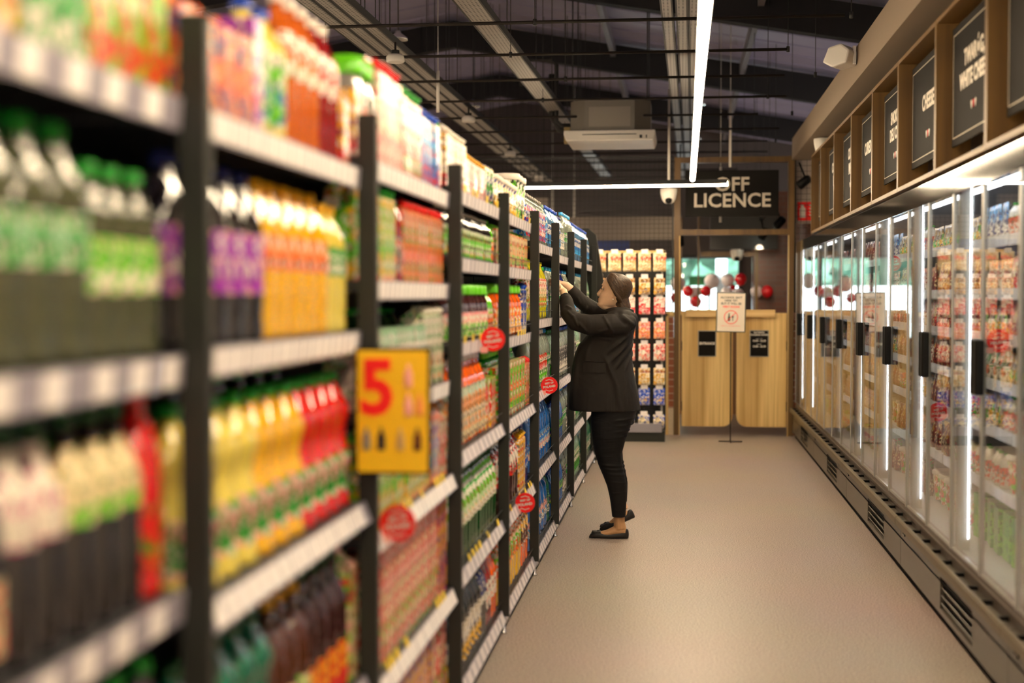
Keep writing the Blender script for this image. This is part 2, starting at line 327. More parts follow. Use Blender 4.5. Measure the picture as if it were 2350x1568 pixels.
PROF = dict(pet=prof_pet, wavy=prof_wavy, wine=prof_wine, water=prof_water, jar=prof_jar)
def rad_at(prof, z):
    for (r0, z0), (r1, z1) in zip(prof, prof[1:]):
        if z0 <= z <= z1: return r0 + (r1 - r0) * (z - z0) / max(1e-6, z1 - z0)
    return prof[-1][0]
def P_bottle(key, shape, r, h, liq, lab, capc, z=(.30, .58), clearness=None, neck=None, capr=None, capz=None, seg=16):
    prof = PROF[shape](r, h)
    lm = clear('pet_' + liq, C[liq], clearness) if clearness else liquid('liq_' + liq, C[liq])
    o = MB().lathe(prof, seg=seg).build(key, lm)
    if shape == 'jar': cr, c0 = r * .9, h * .82
    else: cr, c0 = (capr or r * .38), h * .93
    MB().lathe([(cr, c0), (cr * 1.02, c0 + .004), (cr, h - .003), (cr * .85, h)], seg=14).build('cap', flat('cap_' + capc, C[capc], .35), o)
    zs = [h * z[0]] + [q for _, q in prof if h * z[0] < q < h * z[1]] + [h * z[1]]
    MB().lathe([(rad_at(prof, q) + .0012, q) for q in zs], seg=seg, cap=False).build('label', lab(h), o)
    if neck: MB().lathe([(rad_at(prof, q) + .001, q) for q in (h * .72, h * .78, h * .84, h * .9)], seg=seg, cap=False).build('neck_label', flat('neck_' + neck, C[neck], .4), o)
    return o
def P_carton(key, w_, d, h, lab, capc=None, gable=True):
    mb = MB(); hb = h * (.86 if gable else 1)
    vs = [(x, y, z) for x in (-d / 2, d / 2) for y in (-w_ / 2, w_ / 2) for z in (0, hb)]
    fs = [(0, 1, 3, 2), (4, 6, 7, 5), (0, 4, 5, 1), (2, 3, 7, 6), (0, 2, 6, 4)]
    if gable:
        vs += [(0, -w_ / 2, h * .965), (0, w_ / 2, h * .965), (0, -w_ / 2, h), (0, w_ / 2, h), (.003, -w_ / 2, h), (.003, w_ / 2, h)]
        fs += [(1, 8, 9, 3), (5, 7, 9, 8), (1, 5, 8), (3, 9, 7)]
        mb.add(vs, fs); mb.box(-.002, .002, -w_ / 2, w_ / 2, h * .96, h)
    else: mb.add(vs, fs + [(1, 5, 7, 3)])
    o = mb.build(key, lab(h))
    if capc:
        q = MB(); cr = min(.02, w_ * .3)
        if gable:
            c0 = Vector((d * .25, 0, h * .915)); a = Vector((.55, 0, .85)).normalized()
            q.tube([c0 - a * .004, c0 + a * .02], [cr * .9, cr * .9], seg=12)
        else: q.lathe([(cr, h), (cr, h + .018), (cr * .8, h + .02)], seg=12)
        q.build('cap', flat('cap_' + capc, C[capc], .35), o)
    return o
def P_can(key, r, h, lab, lidc='grey'):
    o = MB().lathe([(r * .85, 0), (r, h * .05), (r, h * .93), (r * .86, h * .985)], seg=16).build(key, lab(h))
    MB().lathe([(r * .86, h * .98), (r * .88, h), (r * .8, h)], seg=16).build('lid', flat('cap_' + lidc, C[lidc], .3), o); return o
def P_tub(key, r, h, lab, lidc):
    o = MB().lathe([(r * .82, 0), (r * .84, h * .02), (r * .98, h * .86)], seg=18).build(key, lab(h))
    MB().lathe([(r * 1.03, h * .86), (r * 1.06, h * .88), (r * 1.06, h * .97), (r * 1.0, h)], seg=18).build('lid', flat('cap_' + lidc, C[lidc], .35), o); return o
def P_pouch(key, w_, d, h, lab, capc=None):
    """pillow bag standing on its gusset, crimped top"""
    mb = MB(); nu, nv = 8, 9; vs = []
    for sgn in (-1, 1):
        for j in range(nv):
            v_ = j / (nv - 1); bulge = (1 - v_ ** 3) ** .6 * (0.55 + .45 * sin(pi * min(1, v_ + .25)))
            for i in range(nu):
                u = i / (nu - 1); e = (4 * u * (1 - u)) ** .45
                vs.append((sgn * d / 2 * bulge * e + .002 * sin(9 * u + 14 * v_), (u - .5) * w_ * (1 - .05 * sin(pi * v_)), h * v_))
    fs = []
    for s_ in (0, 1):
        o = s_ * nu * nv
        for j in range(nv - 1):
            for i in range(nu - 1): fs.append((o + j * nu + i, o + j * nu + i + 1, o + (j + 1) * nu + i + 1, o + (j + 1) * nu + i))
    t = nu * nv
    for i in range(nu - 1): fs.append((i, i + 1, t + i + 1, t + i)); fs.append(((nv - 1) * nu + i, (nv - 1) * nu + i + 1, t + (nv - 1) * nu + i + 1, t + (nv - 1) * nu + i))
    for j in range(nv - 1): fs.append((j * nu, (j + 1) * nu, t + (j + 1) * nu, t + j * nu)); fs.append((j * nu + nu - 1, (j + 1) * nu + nu - 1, t + (j + 1) * nu + nu - 1, t + j * nu + nu - 1))
    mb.add(vs, fs, smooth=True); o = mb.build(key, lab(h))
    if capc: MB().lathe([(.012, h - .005), (.012, h + .015), (.01, h + .018)], seg=10).build('cap', flat('cap_' + capc, C[capc], .35), o)
    return o
def P_pack(key, w_, d, h, lab, capc, liq='amber', nx=2):
    """shrink-wrapped multipack: wrapper with bottle shoulders and caps showing on top"""
    mb = MB(); x, y = d / 2, w_ / 2; c_ = .012
    poly = [(-x + c_, -y), (x - c_, -y), (x, -y + c_), (x, y - c_), (x - c_, y), (-x + c_, y), (-x, y - c_), (-x, -y + c_)]
    mb.prism(poly, 0, h * .78, 'Z'); o = mb.build(key, lab(h))
    q, q2 = MB(), MB(); rr = w_ / nx / 2
    for i in range(nx):
        for j in range(max(1, int(d / (2 * rr)))):
            cx, cy = -x + rr + j * 2 * rr, -y + rr + i * 2 * rr
            q.lathe([(rr * .95, h * .775), (rr * .7, h * .85), (rr * .35, h * .90)], (cx, cy, 0), 10); q2.lathe([(rr * .4, h * .90), (rr * .4, h * .99), (rr * .3, h)], (cx, cy, 0), 10)
    q.build('bottle_tops', liquid('liq_' + liq, C[liq]), o); q2.build('caps', flat('cap_' + capc, C[capc], .35), o); return o
def pr(key, bands, blob=None, ink=None, **kw):
    return lambda h: printed('print_' + key, h, [(p, C[c]) for p, c in bands], ([C[x] for x in blob] if isinstance(blob, (list, tuple)) else C[blob]) if blob else None, C[ink] if ink else None, seed=len(key) * 1.7 + len(bands), **kw)
# key: (width along shelf, depth, builder, look, category)
SPEC = {}
def spec(key, w_, d, fn, look, cat, name): SPEC[key] = (w_, d, fn, look, cat, name)
def B(key, look, shape, r, h, liq, lab, capc, name='drink_bottle', cat='bottle', **kw):
    spec(key, 2 * r, 2 * r, lambda: P_bottle(name, shape, r, h, liq, lab, capc, **kw), look, cat, name)
def K(key, look, w_, d, h, lab, capc=None, gable=True, name='juice_carton', cat='carton'):
    spec(key, w_, d, lambda: P_carton(name, w_, d, h, lab, capc, gable), look, cat, name)
def PK(key, look, w_, d, h, lab, capc, liq='amber', nx=2, name='drink_multipack', cat='multipack'):
    spec(key, w_, d, lambda: P_pack(name, w_, d, h, lab, capc, liq, nx), look, cat, name)
# --- bay 1 (nearest the camera)
PK('orangetoppack', 'yellow and orange drinks multipack', .10, .10, .26, pr('otp', [(0, 'white'), (.3, 'yellow'), (.6, 'orange')], 'yellow', 'white'), 'orange')
PK('pinkpack', 'pink and white drinks multipack', .10, .10, .26, pr('pkp', [(0, 'yellow'), (.22, 'red'), (.5, 'ppink')], 'white', 'dred'), 'red')
K('greencarton', 'green drinks box with white lettering', .095, .1, .26, pr('grc', [(0, 'green'), (.4, 'green')], 'green', 'white', lines=.35), None, False)
K('limecarton', 'lime and white box with red lettering', .095, .1, .25, pr('lmc', [(0, 'lime'), (.25, 'cream'), (.8, 'lime')], ['lime', 'red'], 'red', lines=.3), None, False)
B('greenclear', 'clear soda bottle with green label and cap', 'pet', .05, .335, 'murky', pr('gcl', [(0, 'green'), (.5, 'green')], 'mint', 'white', lines=.4), 'green', clearness=.6, z=(.40, .62), name='soda_bottle')
B('limeclear', 'clear soda bottle with lime and red label', 'pet', .042, .29, 'murky', pr('lcl', [(0, 'lime'), (.5, 'lime')], ['cream', 'lime'], 'white', lines=.4), 'green', clearness=.6, z=(.34, .62), name='soda_bottle')
B('cola', 'large dark cola bottle with red and yellow label', 'pet', .055, .34, 'dark', pr('col', [(0, 'red'), (.3, 'yellow'), (.5, 'red')], 'yellow', 'yellow', lines=.4), 'black', z=(.12, .42), name='cola_bottle')
B('purpleyellow', 'dark bottle with purple and yellow label', 'pet', .04, .30, 'dark', pr('pye', [(0, 'purple'), (.5, 'yellow')], 'red'), 'yellow', z=(.15, .45), name='soda_bottle')
B('winelime', 'dark bottle with lime cap and white neck label', 'wine', .043, .31, 'dark', pr('wli', [(0, 'cream'), (.5, 'cream')], 'red'), 'lime', neck='white', z=(.12, .42), name='syrup_bottle')
B('winemag', 'dark bottle with magenta and white label', 'wine', .043, .31, 'dark', pr('wma', [(0, 'magenta'), (.5, 'white')], 'magenta'), 'dgreen', neck='white', z=(.50, .84), name='syrup_bottle')
B('wineyel', 'dark bottle with yellow and white label', 'wine', .043, .315, 'dark', pr('wye', [(0, 'lime'), (.45, 'lime'), (.6, 'cream'), (.72, 'yellow')], 'cream'), 'dgreen', z=(.50, .84), name='syrup_bottle')
B('redtall', 'red syrup bottle with fruit label', 'pet', .04, .33, 'red', pr('rta', [(0, 'red'), (.2, 'yellow'), (.3, 'green')], 'red'), 'red', z=(.12, .45), name='syrup_bottle')
for cc in ('yellow', 'red', 'green'):
    B('dk' + cc, 'dark bottle with %s cap' % cc, 'pet', .045, .36, 'dark', pr('dk' + cc, [(0, 'dgreen'), (.5, cc)], 'cream'), cc, z=(.3, .6), name='soda_bottle')
# --- bay 2
PK('orangepack', 'orange drinks multipack with blue print', .105, .10, .215, pr('opk', [(0, 'orange'), (.45, 'orange'), (.55, 'white'), (.7, 'orange')], 'peach', 'navy', lines=.35), 'orange', 'orange')
K('purplebox', 'slim purple and white box', .05, .1, .22, pr('pbx', [(0, 'magenta'), (.45, 'navy'), (.6, 'white'), (.85, 'purple')], 'purple', 'white'), None, False)
B('bluecap', 'pale yellow green bottle with blue cap', 'pet', .055, .275, 'pyellow', pr('bcp', [(0, 'green'), (.3, 'white'), (.6, 'lemon')], ['lime', 'blue'], 'white', lines=.5), 'blue', z=(.1, .7), name='drink_bottle')
B('amber', 'amber iced tea bottle with white cap', 'pet', .046, .335, 'amber', pr('amb', [(0, 'peach'), (.5, 'orange')], ['white', 'green'], 'white', lines=.5), 'white', z=(.45, .74), name='tea_bottle')
B('pinktea', 'dusky pink iced tea bottle with pink label', 'pet', .046, .33, 'dred', pr('pnk', [(0, 'ppink'), (.5, 'red')], ['white', 'red'], 'white', lines=.5), 'white', z=(.45, .74), name='tea_bottle')
K('redbox', 'small red and yellow drinks box', .07, .08, .17, pr('rbx', [(0, 'red'), (.2, 'orange'), (.6, 'dred')], 'yellow', 'white'), None, False)
B('purple', 'dark soda bottle with purple label', 'pet', .049, .33, 'dark', pr('pur', [(0, 'ppink'), (.18, 'purple'), (.62, 'purple'), (.72, 'ppink'), (.88, 'purple')], 'purple', 'white', lines=.3), 'navy', z=(.28, .63), name='soda_bottle')
B('orangeade', 'orange soda bottle with orange label', 'pet', .05, .325, 'yellow', pr('oad', [(0, 'orange'), (.5, 'peach')], ['peach', 'orange'], 'white', lines=.4), 'yellow', z=(.44, .66), name='soda_bottle')
B('limeade', 'pale green bottle with green and white label', 'pet', .046, .31, 'pyellow', pr('lad', [(0, 'green'), (.4, 'white'), (.6, 'green')], 'white'), 'yellow', z=(.44, .66), name='soda_bottle')
B('greentea', 'green bottle with lime label', 'pet', .046, .30, 'lime', pr('gte', [(0, 'lime'), (.5, 'green')], 'white', 'dgreen'), 'lime', z=(.2, .7), name='tea_bottle')
wl = pr('wav', [(0, 'lime'), (.13, 'ppink'), (.25, 'pink'), (.36, 'green')], ['green', 'ppink'], 'white')
for nm, lq, lk in (('wpale', 'pyellow', 'pale yellow'), ('wyel', 'yellow', 'bright yellow'), ('wred', 'red', 'red'), ('wdark', 'wine', 'dark berry')):
    B(nm, 'wavy %s syrup bottle with green cap' % lk, 'wavy', .052, .33, lq, wl, 'green', z=(.12, .42), name='syrup_bottle')
B('tealb', 'teal green mineral water bottle', 'wavy', .052, .33, 'teal', pr('tea', [(0, 'red'), (.3, 'green')], 'white'), 'dgreen', z=(.12, .35), clearness=.8, name='water_bottle')
B('hangamber', 'murky amber bottle with cream label', 'wine', .043, .33, 'brown', pr('ham', [(0, 'cream'), (.3, 'cream')], 'lime'), 'gold', z=(.1, .4), clearness=.8, name='tea_bottle')
B('hangpur', 'murky purple bottle with red and yellow label', 'wine', .043, .34, 'wine', pr('hpu', [(0, 'red'), (.15, 'yellow'), (.28, 'red')], 'yellow', 'red'), 'dgreen', z=(.03, .36), clearness=.85, name='juice_bottle')
K('tallbeige', 'tall beige carton with pink top', .06, .08, .33, pr('tbg', [(0, 'beige'), (.6, 'red'), (.8, 'ppink')], 'cream', 'lime'), None, True)
# --- bay 3
B('greytop', 'grey plastic jug with green cap', 'jar', .055, .27, 'grey', pr('gtp', [(0, 'cream'), (.3, 'red'), (.5, 'ppink')], 'cream'), 'lime', z=(.1, .5), name='drink_jug', cat='jug')
K('redcreamcarton', 'tall cream carton with red top', .075, .08, .30, pr('rcc', [(0, 'ppink'), (.3, 'cream'), (.65, 'cream'), (.8, 'red')], 'ppink', 'white'), 'red')
K('tomatocarton', 'white carton with red tomato print', .08, .08, .275, pr('tom', [(0, 'red'), (.55, 'white'), (.75, 'red')], ['red', 'green'], 'white'), 'green')
K('bluewhitecarton', 'blue and white carton with red base', .08, .08, .25, pr('bwc', [(0, 'red'), (.25, 'blue'), (.4, 'white')], ['sky', 'red'], 'blue'), 'blue')
K('creamcarton', 'small cream carton with brown print', .075, .08, .21, pr('crc', [(0, 'red'), (.2, 'cream')], ['white', 'gold'], 'brown'), 'white')
K('greenyellowcarton', 'green and yellow juice carton', .08, .08, .265, pr('gyc', [(0, 'orange'), (.3, 'lime'), (.7, 'white'), (.8, 'green')], ['lime', 'yellow'], 'white'), 'green')
B('redbottle', 'dark red juice bottle', 'pet', .04, .26, 'dred', pr('rbt', [(0, 'grey'), (.5, 'white')], 'red'), 'green', z=(.1, .5), name='juice_bottle')
K('fruitcarton', 'white juice carton with fruit print and red cap', .082, .08, .25, pr('frc', [(0, 'orange'), (.35, 'orange'), (.5, 'white'), (.75, 'red')], ['ppink', 'peach'], 'green'), 'red')
K('mintcarton', 'low white and mint carton', .085, .085, .20, pr('mnc', [(0, 'white'), (.4, 'cream'), (.6, 'mint')], ['white', 'grey'], 'green'), None, False)
K('whitetall', 'tall white milk carton with orange base', .08, .08, .26, pr('wht', [(0, 'brown'), (.08, 'peach'), (.4, 'white')], ['white', 'cream'], 'green'), 'white')
K('bluebox', 'blue and yellow box', .07, .08, .23, pr('blb', [(0, 'orange'), (.2, 'sky'), (.5, 'blue'), (.85, 'yellow')], ['sky', 'pink'], 'white'), None, False)
K('pinkcarton', 'pink and white carton with green top', .075, .08, .23, pr('pkc', [(0, 'peach'), (.2, 'pink'), (.5, 'white'), (.8, 'green')], ['pink', 'white'], 'red'), None)
K('tallred', 'tall red topped carton with green base', .085, .085, .325, pr('tlr', [(0, 'green'), (.12, 'lime'), (.35, 'cream'), (.75, 'red')], ['cream', 'ppink'], 'red'), None, False)
K('tallpurple', 'tall blue and yellow box with pink top', .085, .085, .32, pr('tlp', [(0, 'magenta'), (.25, 'navy'), (.4, 'gold'), (.8, 'red')], ['navy', 'gold'], 'ppink'), None, False)
# --- bay 4
K('pinkwhite', 'small white and pink fruit carton', .08, .08, .16, pr('pwh', [(0, 'orange'), (.25, 'ppink'), (.6, 'cream')], ['ppink', 'white'], 'red'), 'gold')
spec('talltin', .085, .085, lambda: P_can('drink_tin', .042, .30, pr('ttn', [(0, 'yellow'), (.3, 'green'), (.6, 'yellow')], ['green', 'gold'], 'white'), 'navy'), 'tall yellow and green tin', 'tin', 'drink_tin')
spec('greentin', .085, .085, lambda: P_can('drink_tin', .042, .17, pr('gtn', [(0, 'orange'), (.3, 'lime'), (.7, 'yellow')], ['green', 'navy'], 'white'), 'navy'), 'short green and yellow tin', 'tin', 'drink_tin')
B('smallwhite', 'small dark bottle with green and white label', 'pet', .034, .185, 'dark', pr('smw', [(0, 'yellow'), (.25, 'green'), (.4, 'white')], ['lime', 'white'], 'dgreen'), 'white', z=(.05, .62), name='drink_bottle')
B('berry', 'lime lidded jar of berry drink', 'jar', .05, .215, 'wine', pr('bry', [(0, 'lime'), (.3, 'pink')], ['cream', 'red', ], 'white'), 'lime', z=(.05, .5), name='drink_jar', cat='jar')
B('orangejar', 'orange drink jar with lime lid', 'jar', .075, .25, 'orange', pr('ojr', [(0, 'peach'), (.2, 'orange')], ['yellow', 'blue'], 'white'), 'lime', z=(.05, .55), name='drink_jar', cat='jar')
B('orangetall', 'tall orange juice bottle with cream label', 'pet', .048, .33, 'orange', pr('otl', [(0, 'beige'), (.35, 'red'), (.5, 'mint')], ['peach', 'cream'], 'white'), 'white', z=(.05, .66), name='juice_bottle')
PK('greenpack', 'green drinks multipack with red print', .11, .10, .27, pr('gpk', [(0, 'yellow'), (.15, 'white'), (.4, 'lime')], ['red', 'yellow'], 'white'), 'lime', 'green')
B('greenlabel', 'tall bottle with green label and dark base', 'wine', .042, .335, 'dgreen', pr('grl', [(0, 'yellow'), (.5, 'lime'), (.65, 'green')], ['white', 'lime'], 'white'), 'dgreen', z=(.38, .86), name='syrup_bottle')
B('darklab', 'dark syrup bottle with yellow label', 'wine', .038, .31, 'dark', pr('dlb', [(0, 'yellow'), (.3, 'white')], 'navy', 'white'), 'black', z=(.08, .55), name='syrup_bottle')
B('redlab', 'red syrup bottle with white label', 'wine', .038, .31, 'dred', pr('rlb', [(0, 'dark'), (.25, 'white')], 'red'), 'red', z=(.2, .6), name='syrup_bottle')
B('orlab', 'orange syrup bottle with white label', 'wine', .038, .31, 'orange', pr('olb', [(0, 'orange'), (.3, 'white')], 'orange'), 'white', z=(.3, .6), name='syrup_bottle')
B('navylab', 'dark bottle with navy and white label', 'wine', .038, .32, 'dark', pr('nlb', [(0, 'white'), (.5, 'navy')], 'navy', 'white'), 'black', z=(.4, .8), name='syrup_bottle')
B('smallgreen', 'small green juice bottle', 'pet', .036, .19, 'lime', pr('smg', [(0, 'orange'), (.5, 'lime')], ['cream', 'green'], 'white'), 'lime', z=(.08, .62), name='juice_bottle')
B('tallgreen', 'dark green bottle', 'pet', .045, .255, 'dgreen', pr('tgr', [(0, 'green'), (.5, 'mint')], ['green', 'dgreen'], None), 'green', z=(.2, .6), name='drink_bottle')
# --- bay 5
spec('yelpot', .10, .10, lambda: P_tub('food_pot', .05, .16, pr('ypt', [(0, 'yellow'), (.4, 'white')], ['yellow', 'navy'], 'white'), 'white'), 'yellow and white pot', 'pot', 'food_pot')
spec('whitetub', .13, .13, lambda: P_tub('drink_tub', .063, .235, pr('wtb', [(0, 'lime'), (.35, 'white')], ['white', 'lime'], 'black'), 'white'), 'tall white tub with green print', 'tub', 'drink_tub')
K('peachcarton', 'peach and yellow carton with lime cap', .075, .08, .165, pr('pch', [(0, 'ppink'), (.2, 'peach'), (.6, 'yellow')], ['cream', 'lime'], 'red'), 'lime', False)
spec('redlid', .09, .09, lambda: P_tub('drink_tub', .044, .19, pr('rld', [(0, 'dred'), (.5, 'magenta')], None, None), 'dred'), 'dark tub with crimson lid', 'tub', 'drink_tub')
K('blueboxs', 'blue carton with white print', .075, .08, .26, pr('bls', [(0, 'white'), (.4, 'navy'), (.8, 'blue')], ['blue', 'white'], 'white'), 'blue')
PK('kpack', 'orange drinks multipack with green top', .12, .11, .32, pr('kpk', [(0, 'lime'), (.2, 'red'), (.3, 'lime'), (.42, 'orange'), (.62, 'lime'), (.7, 'red')], ['orange', 'lime'], 'white', lines=.5), 'lime', 'green')
B('darkjar', 'dark berry juice bottle with green and white label', 'pet', .055, .34, 'wine', pr('djr', [(0, 'dark'), (.3, 'green'), (.5, 'white')], ['red', 'cream'], 'white'), 'white', z=(.4, .85), name='juice_bottle')
K('yelslim', 'slim yellow and green carton', .06, .07, .31, pr('yls', [(0, 'white'), (.1, 'gold'), (.6, 'dgreen'), (.75, 'yellow')], ['yellow', 'red'], 'white'), 'yellow')
B('navyb', 'navy blue water bottle', 'water', .042, .33, 'navy', pr('nvb', [(0, 'blue'), (.5, 'navy')], 'sky', 'white'), 'navy', z=(.3, .6), name='water_bottle')
B('yelb', 'yellow juice bottle with green leaf label', 'pet', .055, .36, 'yellow', pr('ylb', [(0, 'yellow'), (.4, 'lime'), (.6, 'cream')], ['orange', 'lime'], 'white'), 'yellow', z=(.35, .8), name='juice_bottle')
B('oranb', 'orange juice bottle with black checked label', 'pet', .05, .36, 'orange', pr('orb', [(0, 'orange'), (.3, 'black'), (.5, 'yellow')], ['black', 'orange'], 'white'), 'yellow', z=(.3, .8), name='juice_bottle')
# --- bays 6 to 9: waters
B('redblue', 'clear bottle with red and blue print', 'water', .044, .27, 'clear', pr('rdb', [(0, 'sky'), (.4, 'blue'), (.6, 'red')], ['white', 'red'], 'blue'), 'grey', clearness=.6, z=(.1, .72), name='water_bottle')
B('violetclear', 'clear bottle with violet print', 'water', .042, .26, 'clear', pr('vcl', [(0, 'sky'), (.5, 'ppink')], ['purple', 'sky'], 'white'), 'mint', clearness=.6, z=(.1, .7), name='water_bottle')
B('limeb', 'lime green drink bottle with white label', 'pet', .048, .34, 'lemon', pr('lmb', [(0, 'lemon'), (.15, 'lemon'), (.4, 'white')], ['cream', 'lime'], 'red'), 'lemon', z=(.2, .7), clearness=.85, name='drink_bottle')
B('blueb', 'clear water bottle with blue label', 'water', .042, .31, 'aqua', pr('blu', [(0, 'sky'), (.5, 'blue')], ['white', 'navy'], 'white'), 'green', clearness=.65, z=(.25, .62), name='water_bottle')
B('redclear', 'clear bottle with red and white label', 'water', .043, .33, 'clear', pr('rcl', [(0, 'lime'), (.3, 'red')], ['white', 'red'], 'white'), 'white', clearness=.6, z=(.1, .58), name='water_bottle')
B('clearb', 'plain clear water bottle with blue cap', 'water', .043, .33, 'clear', pr('clb', [(0, 'sky'), (.5, 'clear')], ['white', 'green'], 'white'), 'sky', clearness=.55, z=(.35, .55), name='water_bottle')
B('bluew', 'blue tinted water bottle with pink label', 'water', .05, .36, 'waterb', pr('blw', [(0, 'ppink'), (.35, 'sky')], ['sky', 'waterb'], 'white'), 'blue', clearness=.75, z=(.2, .5), name='water_bottle')
B('bigwater', 'big blue tinted five litre water bottle', 'water', .085, .37, 'waterb', pr('bgw', [(0, 'white'), (.3, 'ppink')], ['sky', 'white'], 'navy'), 'blue', clearness=.7, z=(.2, .45), name='water_bottle')
B('bluecapw', 'clear water bottle with royal blue cap', 'water', .042, .30, 'aqua', pr('bcw', [(0, 'sky'), (.4, 'white')], ['blue', 'white'], 'navy'), 'blue', clearness=.6, z=(.2, .6), name='water_bottle')
B('darkw', 'clear bottle with navy cap and dark label', 'water', .042, .28, 'clear', pr('dkw', [(0, 'white'), (.4, 'dark')], ['sky', 'white'], 'white'), 'navy', clearness=.6, z=(.2, .6), name='water_bottle')
B('greenw', 'green tinted water bottle with leaf label', 'water', .042, .33, 'mint', pr('grw', [(0, 'green'), (.5, 'white')], ['lime', 'white'], 'dgreen'), 'green', clearness=.6, z=(.15, .6), name='water_bottle')
B('greyw', 'clear bottle with grey and white label', 'water', .04, .33, 'clear', pr('gyw', [(0, 'white'), (.3, 'grey')], ['white', 'dark'], 'dark'), 'blue', clearness=.6, z=(.1, .62), name='water_bottle')
B('bluegreenw', 'small blue water bottle with green band label', 'water', .036, .28, 'waterb', pr('bgn', [(0, 'lime'), (.5, 'green')], ['cream', 'green'], 'navy'), 'blue', clearness=.7, z=(.3, .5), name='water_bottle')
B('tealw', 'teal tinted water bottle', 'water', .045, .33, 'teal', pr('tlw', [(0, 'white'), (.5, 'mint')], ['white', 'teal'], 'dgreen'), 'teal', clearness=.7, z=(.2, .5), name='water_bottle')

def copy_tree(o, parent=None):
    c = o.copy(); col.objects.link(c); c.parent = parent
    for ch in o.children: copy_tree(ch, c)
    return c
def place(key, loc, rz=0.0, label=None, group=None, parts=True):
    w_, d, fn, look, cat, name = SPEC[key]
    if key not in PROTO:
        o = fn(); PROTO[key] = o
    else: o = copy_tree(PROTO[key])
    o.location = loc; o.rotation_euler = (0, 0, rz)
    tag(o, label, cat, group); return o

# ------------------------------------------------------------------ left shelving
POST = [0.95, 2.246, 3.52, 4.894, 6.257, 7.577, 8.833, 10.08, 11.40, 12.75]
FX = -0.805
LV = [[1.792, 1.38, 1.0, .545], [1.793, 1.387, .961, .522, .10], [1.831, 1.517, 1.183, .862, .462, .09], [1.862, 1.616, 1.305, .915, .484, .08],
      [1.861, 1.612, 1.284, .906, .477, .08], [1.773, 1.343, .945, .513, .08], [1.745, 1.33, .93, .51, .09], [1.745, 1.33, .93, .51, .09], [1.745, 1.33, .93, .51, .09]]
# product rows: (key, number) per shelf, from the camera end to the far end
ROWS = [
 [[('orangetoppack', 6), ('pinkpack', 1), ('greencarton', 2), ('limecarton', 3)], [('cola', 6), ('greenclear', 3), ('limeclear', 3)],
  [('winelime', 8), ('winemag', 2), ('wineyel', 3), ('redtall', 1)], [('dkyellow', 4), ('dkgreen', 2), ('dkyellow', 2), ('dkred', 2), ('dkgreen', 2)]],
 [[('orangepack', 4), ('purplebox', 1), ('bluecap', 2), ('amber', 3), ('pinktea', 2), ('redbox', 1)], [('purple', 5), ('orangeade', 5), ('limeade', 2)],
  [('wpale', 4), ('wyel', 3), ('wred', 4)], [('tealb', 5), ('hangamber', 3), ('hangpur', 4), ('tallbeige', 1)], [('dkgreen', 5), ('dkred', 6)]],
 [[('redbox', 1), ('greytop', 2), ('redcreamcarton', 4), ('tomatocarton', 4), ('bluewhitecarton', 4), ('creamcarton', 1)], [('greenyellowcarton', 6), ('redbottle', 2), ('fruitcarton', 8)],
  [('mintcarton', 11), ('whitetall', 4)], [('greenyellowcarton', 12), ('bluebox', 2), ('pinkcarton', 2)], [('tallred', 13), ('tallpurple', 2)], [('tallpurple', 12), ('tallred', 3)]],
 [[('creamcarton', 6), ('pinkwhite', 7), ('greentin', 3)], [('smallwhite', 17), ('smallgreen', 1)], [('berry', 10), ('smallgreen', 2)],
  [('orangetall', 10), ('greenpack', 3)], [('greenlabel', 14)], [('darklab', 10), ('navylab', 2), ('redlab', 2), ('orlab', 2)]],
 [[('yelpot', 8), ('whitetub', 3)], [('peachcarton', 16)], [('orangejar', 7), ('blueboxs', 2)], [('kpack', 9), ('fruitcarton', 2)], [('darkjar', 7), ('yelslim', 4), ('navyb', 2)], [('yelb', 8), ('oranb', 3)]],
 [[('redblue', 11), ('violetclear', 2)], [('limeb', 11), ('blueb', 1)], [('redclear', 11), ('clearb', 2)], [('bluew', 11)], [('bigwater', 6), ('tealw', 1)]],
 [[('bluecapw', 9), ('darkw', 4)], [('clearb', 9), ('navyb', 4)], [('greenw', 5), ('greyw', 8)], [('bluegreenw', 12), ('clearb', 3)], [('bluegreenw', 12), ('greyw', 3)]],
 [[('clearb', 7), ('bluecapw', 6)], [('clearb', 4), ('violetclear', 9)], [('greyw', 9), ('greenw', 4)], [('greyw', 9), ('greenw', 4)], [('clearb', 7), ('greenw', 6)]],
 [[('bluecapw', 13)], [('clearb', 7), ('greenw', 6)], [('clearb', 13)], [('tealw', 13)], [('tealw', 13)]],
]
